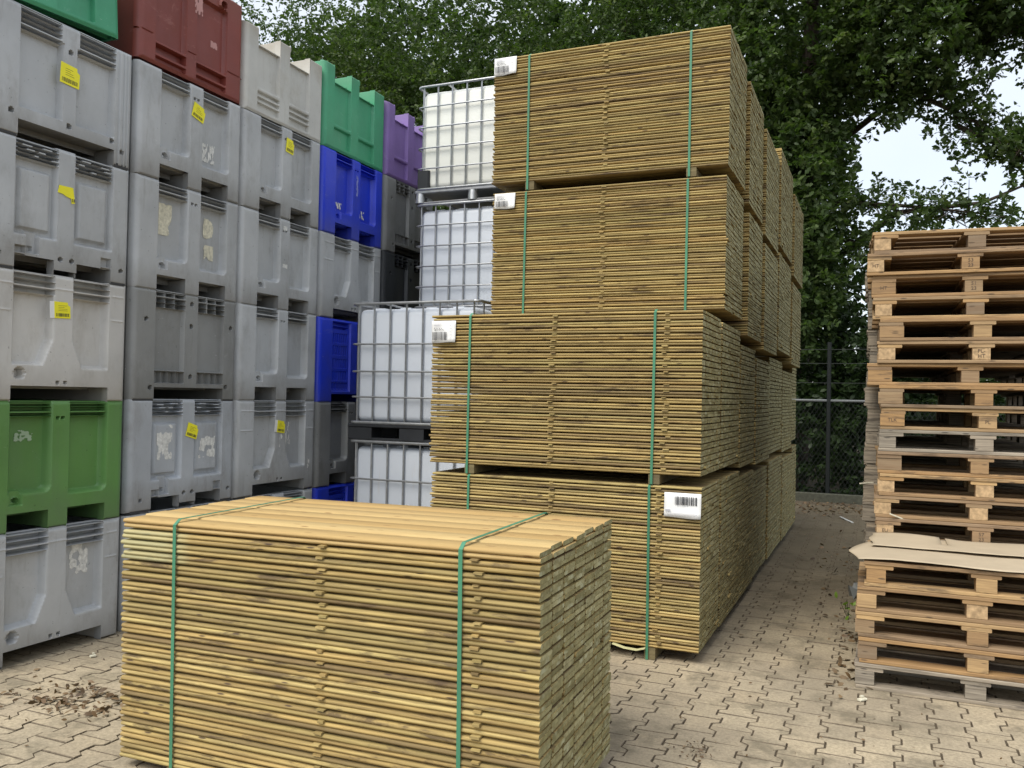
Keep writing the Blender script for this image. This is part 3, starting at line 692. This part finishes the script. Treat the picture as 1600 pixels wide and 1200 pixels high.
def make_tank(label, loc, H, mat, ringf, nx, palette, group='caged liquid tanks', corner=False):
    root = empty('caged_tank', loc); tag(root, label, 'liquid container', group)
    zb = .135; zt = H-.004
    ob('tank', rbox_mesh(.03, TW-.03, .03, TD-.03, zb+.012, H-.05, .06, mat), root)
    # shallow top ribs and cap
    cp = MB(); cp.tube([(TW/2, TD/2, H-.07), (TW/2, TD/2, H-.02)], .09, 16); cp.build('cap', BLACKP, root)
    rt_ = MB()
    for k in range(4): x = .16+k*.25; rt_.box(x, x+.1, .1, TD-.1, H-.06, H-.04)
    rt_.build('top_ribs', mat, root)
    for f_ in ringf:
        z = zb+.01+(zt-zb-.015)*f_; q = ring(z, -.004 if f_ < 1 else -.002, .008 if 0 < f_ < 1 else .0125); q.build('cage_ring', GALV, root, smooth=60)
    bar = MB(); bar.tube([(0, 0, zb), (0, 0, zt)], .0085, 6); bme = bar.mesh('cage_bar', GALV, 60)
    xs = [.055+(TW-.11)*i/(nx-1) for i in range(nx)]
    for x in xs:
        for y in (.012, TD-.012): ob('cage_bar', bme, root, (x, y, 0))
    for k in range(5):
        y = .1+(TD-.2)*k/4
        for x in (.012, TW-.012): ob('cage_bar', bme, root, (x, y, 0))
    # dimples where the bars are welded to the rings
    tb = MB()
    for x in (.33, .87): tb.tube([(x, 0, zt-.01), (x, .2, zt-.016), (x, TD-.2, zt-.016), (x, TD, zt-.01)], .010, 6)
    tb.build('top_bar', GALV, root, smooth=60)
    if palette == 'plastic':
        p = MB(); p.cbox(-.02, TW+.02, -.01, TD+.01, .105, .135, .006)
        p.build('pallet_deck', BLACKP, root)
        for x in (.0, TW/2-.1, TW-.2):
            for y in (0, TD/2-.08, TD-.16):
                q = MB(); q.cbox(x-.015, x+.2+.015, y-.005, y+.16, .0, .104, .006); q.build('pallet_foot', BLACKP, root)
        q = MB(); q.box(-.015, TW+.015, .0, .06, -.0, .018); q.build('pallet_runner', BLACKP, root)
    else:
        p = MB(); p.cbox(-.01, TW+.01, -.008, .04, .105, .135, .006); p.cbox(-.01, TW+.01, TD-.04, TD+.008, .105, .135, .006)
        p.box(0, TW, .04, TD-.04, .118, .13)
        p.build('pallet_deck', GALV, root)
        for x in (.03, TW/2, TW-.03):
            for y in (.03, TD-.03): q = MB(); q.tube([(x, y, .012), (x, y, .105)], [.055, .045], 10); q.build('pallet_foot', GALV, root, smooth=40)
        for y in (.02, TD-.02): q = MB(); q.tube([(.02, y, .012), (TW-.02, y, .012)], .014, 6); q.build('pallet_runner', GALV, root)
    if corner: q = MB(); q.cbox(.0, .13, -.0, .1, .15, .33, .012); q.build('corner_guard', BLACKP, root)
    return root
rf = [0, .215, .43, .66, 1.0] ; rf2 = [0, .2, .4, .6, .8, 1.0]
make_tank('caged white tank on the ground, lower of the two left of the timber stack', (-4.13, 6.2, 0), 1.205, BOT2, [0, .25, .48, .70, 1], 8, 'steel')
make_tank('caged white tank on a black plastic pallet, left of the timber stack', (-4.13, 6.2, 1.212), 1.16, BOT2, rf, 8, 'plastic')
for k in range(2): make_tank(['caged tank on the ground in the rear pile, hidden behind the front two', 'caged tank second up in the rear pile, hidden behind the front two'][k], (-4.17, 7.32, k*1.153), 1.15, BOT2, rf2, 8, 'steel')
make_tank('bluish white caged tank directly under the topmost one, beside the upper timber packs', (-4.17, 7.32, 2.306), 1.15, BOT2, rf2, 8, 'steel')
make_tank('topmost caged tank, cream white with a black corner guard, beside the highest timber pack', (-4.17, 7.32, 3.459), 1.16, BOT1, rf2, 8, 'steel', corner=True)

# ------------------------------------------------------------------ wooden pallets
PG = 'wooden pallets piled at the right'
def bx(name, dims, mats, c=.003, seed=0):
    m_ = MB(); m_.cbox(0, dims[0], 0, dims[1], 0, dims[2], c, [1, 1]+[0]*8 if isinstance(mats, list) else 0); return m_.mesh(name, mats)
PALEND = plain('pallet_end_grain', (.46, .31, .16), .9, 0, .3, 30)
def pallet_meshes(wm):
    return dict(deck=bx('deck_board', (1.2, .12, .021), wm), deckw=bx('deck_board', (1.2, .145, .021), wm), stringer=bx('stringer_board', (.145, .8, .021), wm),
                block=bx('block', (.145, .1, .078), wm), blockc=bx('block', (.1, .1, .078), wm), pblock=bx('block', (.10, .1, .078), BLOCK),
                bot=bx('bottom_board', (1.2, .1, .021), wm))
PMS = {'fresh': pallet_meshes(PAL), 'grey': pallet_meshes(PALG)}
stampm = {}
def stamp(parent, txt, w_, size=.032):
    if txt not in stampm: stampm[txt] = text_mesh(txt, size, INKSOFT)
    o = ob('stamp', stampm[txt], parent, (w_/2, -.0012, .04), (R(90), 0, 0)); return o
def make_pallet(label, x, y, z, rz, look, bl, texts=(None, None), rr=random, wide=.1):
    root = empty('wooden_pallet', (x, y, z), rz); tag(root, label, 'pallet', PG); ms = PMS[look]
    j = lambda s_=.004: rr.gauss(0, s_)
    bw = {'w': .145, 'n': .1, 'p': .10}
    for k, yy in enumerate((0, .35, .7)): ob('bottom_board', ms['bot'], root, (j(), yy+j(.003), 0), (0, 0, j(.002)))
    for i, xx in enumerate((0, 1.2/2-.05, 1.1)):
        kind = bl[min(i, len(bl)-1)]; wd = bw[kind]
        xx = 0 if i == 0 else (.6-wd/2 if i == 1 else 1.2-wd)
        for k, yy in enumerate((0, .35, .7)):
            o = ob('block', ms['block'] if kind == 'w' else ms['blockc'] if kind == 'n' else ms['pblock'], root, (xx+j(.005), yy+.002+j(.002), .0215), (0, 0, j(.012)))
            if k == 0 and i < 2 and texts[i]: stamp(o, texts[i], wd)
        o = ob('stringer_board', ms['stringer'], root, (xx+(wd-.145)*.5*(0 if i != 1 else 1)-(.045 if (i == 2 and wd < .14) else 0), 0, .1), (0, 0, 0)); o.scale = (.999, .998, 1)
    for k, yy in enumerate((0, .185, .34, .515, .68)):
        wdk = 'deckw' if k in (2,) else 'deck'
        ob('deck_board', ms[wdk], root, (j(.005), yy+(.002 if k else -.003)+j(.002), .1215), (0, 0, j(.002)))
    return root
rr = random.Random(5)
names5 = ['grey damp pallet at the very bottom of the low front pile, standing on the pavers', 'second pallet up in the low front pile, greyish blocks', 'third pallet up in the low front pile, yellow pine blocks', 'fourth pallet up in the low front pile', 'top pallet of the low front pile, directly beneath the cardboard']
off5 = [-.09, -.075, -.088, -.085, -.045]
for k in range(5):
    make_pallet(names5[k], off5[k], 5.25+rr.gauss(0, .006), k*.1435, rr.gauss(0, .004), 'grey' if k == 0 else 'fresh', ['nnn', 'nnw', 'nnn', 'npn', 'nnn'][k], rr=rr)
ordn = ['lowest', 'second', 'third', 'fourth', 'fifth', 'sixth', 'seventh', 'eighth', 'ninth', 'tenth', 'eleventh', 'twelfth', 'thirteenth', 'fourteenth', 'fifteenth', 'sixteenth', 'seventeenth', 'eighteenth', 'nineteenth']
XO = {5: .01, 6: .0, 7: .025, 8: .01, 9: .02, 10: .03, 11: .02, 12: -.055, 13: .005, 14: .01, 15: -.03, 16: -.035, 17: -.065, 18: -.075}
TX = {17: ('HT', '53\n23'), 16: ('HT', '51\n23'), 5: ('EU', '57\n23'), 10: ('TLK', 'PL'), 13: (None, 'PL-\nHT')}
for k in range(19):
    top = k == 18; x = XO.get(k, .03)
    lab_ = ('topmost pallet of the tall right-hand pile, set slightly askew' if top else '%s pallet from the ground in the tall right-hand pile' % ordn[k])
    if k < 5: lab_ = '%s pallet from the ground in the tall pile, behind the low pile' % ordn[k]
    make_pallet(lab_, x+(.05 if top else 0), 6.1+rr.gauss(0, .008), k*.1437, rr.gauss(0, .006)+(.05 if top else 0), 'grey' if k in (0, 1, 2, 9) else 'fresh',
                ['ppp', 'nnn', 'wnn', 'pnn'][rr.randrange(4)] if k not in (11, 12) else 'wnn', TX.get(k, (None, None)), rr)
for k in range(19):
    make_pallet('%s pallet from the ground in the weathered rear pile, only its grey left side showing' % ordn[k], -.07+rr.gauss(0, .012), 7.0+rr.gauss(0, .01), k*.144, rr.gauss(0, .01), 'grey', ['nnn', 'wnn'][rr.randrange(2)], rr=rr)
for k in range(19):
    make_pallet('%s pallet from the ground in the rearmost pile, hidden behind the other piles' % ordn[k], -.05+rr.gauss(0, .02), 7.9+rr.gauss(0, .01), k*.144, rr.gauss(0, .01), 'grey', 'nnn', rr=rr)
# cardboard on the low pile
def sheet(name, x0, x1, y0, y1, z, f, mat, nx=40, ny=16, th=.002, cut=None, lf=None):
    m_ = MB(); v = []
    for j in range(ny+1):
        for i in range(nx+1):
            u, t = i/nx, j/ny; xl = x0+(lf(t) if lf else 0); x = xl+(x1-xl)*u; y = y0+(y1-y0)*t
            v.append((x+.012*math.sin(t*9)*(1 if i in (0, nx) else 0), y+(.004*math.sin(u*23)+.002*math.sin(u*57))*(1 if j in (0, ny) else 0), z+f(u, t)))
    fs = [(j*(nx+1)+i, j*(nx+1)+i+1, (j+1)*(nx+1)+i+1, (j+1)*(nx+1)+i) for j in range(ny) for i in range(nx) if not (cut and cut((i+.5)/nx, (j+.5)/ny))]
    m_.add(v, fs); o = m_.build(name, mat, smooth=60); s_ = o.modifiers.new('t', 'SOLIDIFY'); s_.thickness = th; return o
c1 = sheet('cardboard_sheet', -.15, 1.3, 5.225, 6.06, .732, lambda u, t: .012*max(0, .12-u)*8*(1-t)*-.4+.006*math.sin(u*9)*(1-t)+.02*t*t, CARD, lf=lambda t: .30*abs(t-.28)**1.1 if t > .28 else .25*(.28-t))
tag(c1, 'large beige cardboard sheet covering the low front pallet pile', 'cardboard')
c2 = sheet('cardboard_flap', -.02, 1.3, 5.62, 6.08, .752, lambda u, t: .014*math.sin(min(1, u*2.6)*math.pi)*t+.010*t*(.5+.5*math.sin(u*9+1)), CARD, cut=lambda u, t: .30 < u < .335 and t > .45)
tag(c2, 'torn warped cardboard flap with a dark notch, lying on the larger sheet', 'cardboard')

# ------------------------------------------------------------------ fence
fr = empty('chain_link_fence', (0, 15, 0)); tag(fr, 'dark chain-link fence with pale top rail between timber stack and pallets', 'fence')
for x in (-5.9, -3.3, -.72, 1.9, 4.5):
    q = MB(); q.tube([(x, 0, 0), (x, 0, 2.6)], .035, 8); q.build('post', FENCEG, fr, smooth=50)
q = MB(); q.tube([(-8.5, 0, 1.63), (.35, 0, 1.64)], .02, 6); q.build('top_rail', RAILM, fr)
for z in (1.95, 2.27, 2.5):
    q = MB(); q.tube([(-8.5, -.01, z), (-.7, -.01, z-.02), (5, -.01, z)], .006, 4); q.build('barbed_wire', WIRE, fr)
q = MB(); s_ = .07
for k in range(int(13.5/s_)+25):
    x = -8.5+k*s_
    for sg in (1, -1):
        xa = x-(0 if sg > 0 else 0); dz = 1.6
        a = (xa, 0.004*sg, .04); b = (xa+sg*dz*.62, .004*sg, .04+dz)
        q.tube([a, b], .0028, 3, caps=False)
tag(q.build('wire_mesh', WIRE, fr), kind='stuff')
q = MB(); q.cbox(-9, 5, 14.78, 14.9, -.02, .13, .01); tag(q.build('kerb', KERB), kind='structure')

# ------------------------------------------------------------------ trees
def leaf_shape():
    # lobed leaf in the XY plane, base at origin, length 1, 9 vertices fan with a mid-rib fold
    o_ = [(0, 0), (.18, .10), (.34, .23), (.44, .13), (.62, .29), (.74, .15), (1, .0)]
    top = [(x, y, .04+.10*y) for x, y in o_]; bot = [(x, -y, .04+.10*y) for x, y in o_[1:-1]]
    v = [(0, 0, 0), (.18, .10, .02), (.36, .24, .05), (.46, .13, .02), (.66, .28, .05), (1, 0, -.06), (.66, -.28, .05), (.46, -.13, .02), (.36, -.24, .05), (.18, -.10, .02)]
    f_ = [(0, 1, 9), (1, 2, 3), (1, 3, 7), (1, 7, 9), (9, 7, 8), (3, 4, 5), (3, 5, 7), (7, 5, 6)]
    return np.array(v), np.array(f_)
LOBED = leaf_shape()
SIMPLE = (np.array([(0, 0, 0), (.38, .22, .05), (.75, .19, .04), (1, 0, -.05), (.75, -.19, .04), (.38, -.22, .05)]), np.array([(0, 1, 5), (1, 4, 5), (1, 2, 4), (2, 3, 4)]))
def leaves_mesh(name, pts, dirs, sizes, tones, mat, shape=None):
    LV, LF = shape or SIMPLE
    n_ = len(pts); d = dirs/np.linalg.norm(dirs, axis=1, keepdims=True)
    a = rng.normal(size=(n_, 3)); a[:, 2] += 1.2
    nrm = a-(a*d).sum(1, keepdims=True)*d; nrm /= np.linalg.norm(nrm, axis=1, keepdims=True); sd_ = np.cross(nrm, d)
    V = pts[:, None]+sizes[:, None, None]*(LV[None, :, 0:1]*d[:, None]+LV[None, :, 1:2]*sd_[:, None]+LV[None, :, 2:3]*nrm[:, None])
    F = (LF[None]+np.arange(n_)[:, None, None]*len(LV)).reshape(-1, 3)
    me = bpy.data.meshes.new(name); me.vertices.add(n_*len(LV)); me.vertices.foreach_set('co', V.astype(np.float32).ravel())
    me.loops.add(len(F)*3); me.loops.foreach_set('vertex_index', F.astype(np.int32).ravel())
    me.polygons.add(len(F)); me.polygons.foreach_set('loop_start', np.arange(0, len(F)*3, 3, dtype=np.int32))
    at = me.attributes.new('brnd', 'FLOAT', 'POINT'); at.data.foreach_set('value', np.repeat(tones, len(LV)).astype(np.float32))
    me.materials.append(mat); me.update(); me.validate(); return me
def sprigs(centres, per=11, size=.12, spread=.16, tone=None):
    c = np.repeat(centres, per, axis=0); n_ = len(c)
    dr = rng.normal(size=(n_, 3)); dr /= np.linalg.norm(dr, axis=1, keepdims=True); dr[:, 2] = dr[:, 2]*.6+.05
    ax = rng.normal(size=(len(centres), 3)); ax[:, 2] -= .2; ax /= np.linalg.norm(ax, axis=1, keepdims=True); axr = np.repeat(ax, per, axis=0)
    p = c+axr*(rng.random((n_, 1))*spread*1.6)+dr*.02
    sz = size*(.65+.6*rng.random(n_))
    t = np.repeat(rng.random(len(centres)) if tone is None else tone, per)*.75+.25*rng.random(n_)
    return p, dr+axr*.7, sz, np.clip(t, 0, 1)
def blob(c, r_, n_, shell=.55):
    d = rng.normal(size=(n_, 3)); d /= np.linalg.norm(d, axis=1, keepdims=True)
    rad = shell+(1-shell)*rng.random((n_, 1)); lump = 1+.18*np.sin(d[:, :1]*7+c[0])*np.cos(d[:, 2:3]*6+c[2])
    return np.array(c)+d*rad*lump*np.array(r_)
def make_tree(label, base, trunk, limbs, blobs, cat='tree', mat=LEAF, size=.105, twigs=(), name='oak_tree', per=11, shape=None):
    root = empty(name, base); tag(root, label, cat); B = Vector(base)
    m_ = MB(); m_.tube([Vector(p)-B for p in trunk[0]], trunk[1], 10); m_.build('trunk', BARK, root, smooth=60)
    for (pts, rr_) in limbs:
        m_ = MB(); m_.tube([Vector(p)-B for p in pts], rr_, 7); m_.build('branch', BARK, root, smooth=60)
    cs = []
    for (c, r_, n_) in blobs: cs.append(blob(c, r_, n_))
    tw = MB()
    for (a, b, w_, n_, drop) in twigs:     # leafy twigs along a line, with side shoots
        a, b = np.array(a), np.array(b)
        tt = rng.random(n_)**.8; side = rng.normal(size=(n_, 3))*w_*np.array([1, 1, .8])
        q = a+(b-a)*tt[:, None]+side; q[:, 2] -= drop*tt*tt; cs.append(q)
        for k in range(0, n_, 3):
            p0 = a+(b-a)*max(0, tt[k]-.1); p0[2] -= drop*tt[k]**2; tw.tube([p0-np.array(base), q[k]-np.array(base)], [.012, .004], 3, caps=False)
        pl = [a+(b-a)*s_ - np.array([0, 0, drop*s_*s_])-np.array(base) for s_ in np.linspace(0, 1, 6)]
        tw.tube(pl, [.05, .042, .034, .026, .018, .006], 5)
    if tw.v: tag(tw.build('twigs', BARK, root), kind='stuff')
    c = np.concatenate(cs)-np.array(base)
    me = leaves_mesh('crown', *sprigs(c, per, size), mat, shape); tag(ob('crown', me, root), kind='stuff')
    return root
#TREES#
make_tree('dense oak with dark crown filling the sky above the coloured bins at left', (-10.5, 19, 0), ([(-10.5, 19, 0), (-10.3, 19, 3), (-10.4, 19, 8)], [.35, .28, .15]),
          [([(-10.3, 19, 3), (-8.6, 18.4, 5.5), (-7, 18, 7)], [.15, .1, .04]), ([(-10.4, 19, 4), (-12, 18.6, 7), (-13, 18, 9)], [.15, .1, .04])],
          [((-12.2, 19, 8), (2.6, 2.4, 3.2), 2300), ((-9.6, 18.5, 7.2), (2.4, 2.2, 3.2), 2600), ((-10, 18.2, 10.5), (2.8, 2, 2.4), 1200), ((-8.0, 18.5, 4.6), (2.0, 1.8, 2.4), 1100), ((-11, 18.8, 4.5), (2.5, 2, 2.6), 900)])
make_tree('oak at the far left behind the red and cream bins, just showing above them', (-15.5, 19, 0), ([(-15.5, 19, 0), (-15.4, 19, 7)], [.3, .15]), [],
          [((-14.8, 19, 8.6), (2.6, 2.2, 3.4), 1900), ((-12.9, 18.4, 6.6), (2.2, 2, 2.4), 1100), ((-15, 18.5, 11), (3, 2, 2), 600)])
make_tree('large oak behind the tall timber stack, its crown rising over the topmost pack', (-5.2, 18.5, 0), ([(-5.2, 18.5, 0), (-5, 18.5, 4), (-5.2, 18.4, 10)], [.4, .3, .15]),
          [([(-5, 18.5, 4), (-3.5, 18, 6.5), (-2, 17.6, 8)], [.16, .1, .04]), ([(-5, 18.5, 5), (-6.8, 18, 7.5)], [.14, .05])],
          [((-6.6, 18.3, 7.3), (2.2, 2.0, 3.0), 2500), ((-4.2, 18, 8.3), (2.4, 2.0, 3.0), 2600), ((-2.6, 17.6, 6.3), (1.9, 1.8, 2.4), 1400), ((-5.6, 18, 10.4), (2.6, 2, 2.2), 1100), ((-5.2, 18.6, 4.2), (2.5, 2, 2.4), 900)])
make_tree('spreading oak right of the timber stack, leafy boughs reaching over the pallets against white sky', (-1.5, 18.0, 0), ([(-1.5, 18, 0), (-1.4, 17.9, 3), (-1.3, 17.6, 7), (-1.2, 17.2, 11)], [.3, .24, .18, .1]),
          [([(-1.35, 17.8, 4.0), (.3, 16.6, 5.0), (1.6, 16.2, 5.0), (2.4, 16, 5.3)], [.09, .05, .03, .015]), ([(-1.3, 17.6, 6.2), (1, 16.6, 7.6), (3.4, 16, 8.3)], [.07, .045, .02])],
          [((-1.2, 16.6, 8.7), (1.9, 1.7, 2.3), 1900), ((.5, 16.2, 8.4), (1.6, 1.5, 1.9), 1500), ((2.4, 16.2, 8.9), (2.0, 1.6, 1.35), 1500), ((-1.4, 16.6, 5.6), (1.1, 1.2, 1.9), 1100), ((-1.25, 15.9, 3.9), (.75, .6, 1.5), 500), ((3.9, 16.5, 8.1), (1.4, 1.4, 1.0), 650), ((-1.0, 16.8, 11), (3, 2, 1.6), 700), ((-.3, 10.6, 8.8), (2.4, 1.6, .8), 900)],  # last blob: unseen canopy added overhead to shade the alley
          twigs=[((-.8, 16.8, 5.3), (1.9, 16.0, 4.9), .32, 170, .2), ((-.6, 16.8, 4.6), (.9, 16.2, 4.1), .28, 120, .1), ((.6, 16.4, 7.0), (2.5, 16, 5.7), .3, 150, .1), ((1.2, 16.4, 6.4), (2.6, 15.9, 5.4), .22, 90, .1),
                 ((2.4, 16.2, 7.4), (3.3, 16, 6.6), .25, 100, .3), ((3.9, 16, 6.2), (3.0, 16, 5.4), .2, 80, .1)], shape=LOBED, size=.125)
for i, (x, y, h_, r_, n_, lb) in enumerate([(-1.35, 16.6, 3.2, 1.1, 900, 'tall leafy shrub behind the fence against the timber stack'), (-.1, 16.3, 2.6, .95, 800, 'leafy shrub behind the fence at the end of the alley'), (.9, 16.8, 2.5, 1.1, 500, 'shrub behind the fence hidden mostly by the pallet piles'),
                                 (-3.6, 17, 3.0, 1.6, 500, 'broad shrub behind the timber stack'), (-7.4, 17.3, 3.2, 1.9, 600, 'broad shrub behind the caged tanks')]):
    make_tree(lb, (x, y, 0), ([(x, y, 0), (x+.05, y, h_*.5)], [.06, .03]), [], [((x, y, h_*.35), (r_, r_*.8, h_*.42), n_//2), ((x+.1, y, h_*.85), (r_*1.05, r_*.9, h_*.45), n_//2)], 'shrub', LEAF2, .13, name='shrub')
# dark wood beyond
c = np.concatenate([blob((x, 24+rng.normal()*.6, z), (2.6, 1.2, 2.4), 300) for x in np.arange(-21, 5, 2.6) for z in ((4.5, 7.3, 9.6, 12) if x < -2.6 else (1.0, 2.8))]+[blob((x, 23.5, .9), (2.6, 1.2, 1.5), 420) for x in (4, 6.5)])
me = leaves_mesh('far_foliage', *sprigs(c, 9, .26, .3), LEAF2); tag(ob('woodland', me), 'dark woodland mass closing the view behind the oaks', 'woodland', kind='stuff')

# ------------------------------------------------------------------ litter and small debris
def litter(name, spots, n_, size, label):
    P = []
    for (x, y, sx, sy, k) in spots: P.append(np.stack([rng.normal(x, sx, k), rng.normal(y, sy, k), rng.random(k)*.012+.004], -1))
    P = np.concatenate(P); n_ = len(P); d = rng.normal(size=(n_, 3)); d[:, 2] *= .25
    me = leaves_mesh(name, P, d, size*(.5+rng.random(n_)), rng.random(n_), LITTER); return tag(ob(name, me), label, 'leaf litter', kind='stuff')
litter('leaf_litter', [(-3.55, 3.30, .30, .05, 150), (-3.75, 3.12, .18, .05, 110), (-3.35, 3.45, .14, .07, 90), (-3.9, 3.0, .3, .25, 50)], 0, .035, 'dry brown leaves and bark crumbs on the pavers left of the front pack')
litter('leaf_litter', [(-.12, 6.3, .05, .6, 80), (-.25, 9, .25, 1.6, 100), (-.5, 13.9, .9, .5, 600), (-.14, 5.3, .06, .2, 14)], 0, .05, 'dead leaves along the pallets and heaped before the fence')
litter('leaf_litter', [(-.75, 3.95, .05, .05, 60), (-.2, 4.0, .5, .5, 50), (.3, 4.3, .4, .3, 30)], 0, .016, 'crumbs of bark on the pavers between pack and pallets')
for i, (x, y, l_, a, mt, lb) in enumerate([(-3.45, 3.62, .16, .2, PAPER, 'white broken plastic strip on the pavers left of the front pack'), (-.05, 5.02, .05, .9, CREAMP, 'small pale wood chip on the pavers before the low pallet pile'),
                                   (-.35, 12.6, .5, 1.9, REMN, 'pale plank offcut lying near the far end of the alley'), (-4.27, 3.75, .03, 1.2, CREAMP, 'crumpled pale scrap under the nearest grey bin')]):
    m_ = MB(); m_.cbox(-l_/2, l_/2, -.012, .012, .001, .012, .002); m_.cbox(l_*.1, l_*.5, .006, .022, .013, .02, .002)
    tag(m_.build('debris_strip' if i != 3 else 'paper_scrap', mt, None, (x, y, .002), (0, 0, a)), lb, 'debris')
m_ = MB(); 
for k in range(14):
    a = k*.45; m_.add([(.0, 0, .03+.02*math.sin(k)), (.10*math.cos(a), .10*math.sin(a), .01+.10*abs(math.sin(k*2.1))), (.10*math.cos(a+.45), .10*math.sin(a+.45), .01+.10*abs(math.sin((k+1)*2.1)))], [(0, 1, 2)])
tag(m_.build('plastic_sheet', plain('dirty_film', (.11, .115, .11), .4), None, (-.06, 6.15, .30)), 'crumpled dirty plastic film wedged beside the low pallet pile', 'plastic film')

for i, (x, y, z, rz, lb) in enumerate([(.13, 6.085, .872, .5, 'pale splinter sticking out low on the tall pallet pile'), (-.06, 7.0, 1.0, .1, 'pale splinter sticking out left of the tall pallet pile')]):
    m_ = MB(); m_.cbox(-.05, .05, -.006, .006, 0, .008, .001); tag(m_.build('wood_splinter', CREAMP, None, (x, y, z), (.1, .35-.5*i, rz)), lb, 'splinter')
n_ = 9; P = np.stack([rng.normal(0, .03, n_), rng.normal(0, .05, n_), rng.random(n_)*.12+.02], -1)
pr = empty('weed', (-.17, 6.85, .0)); tag(pr, 'small bright green weed growing between the pavers beside the pallet piles', 'weed')
ob('leaves', leaves_mesh('leaves', P, rng.normal(size=(n_, 3))+np.array([0, 0, .6]), (.035+.03*rng.random(n_)), .8+.2*rng.random(n_), leafmat('weed_leaf', [(.12, .22, .03), (.2, .32, .05)], .4)), pr)
m_ = MB()
for k in range(5): m_.tube([(0, 0, 0), (random.gauss(0, .03), random.gauss(0, .03), .12)], [.003, .0015], 4)
m_.build('stems', LEAF2, pr)
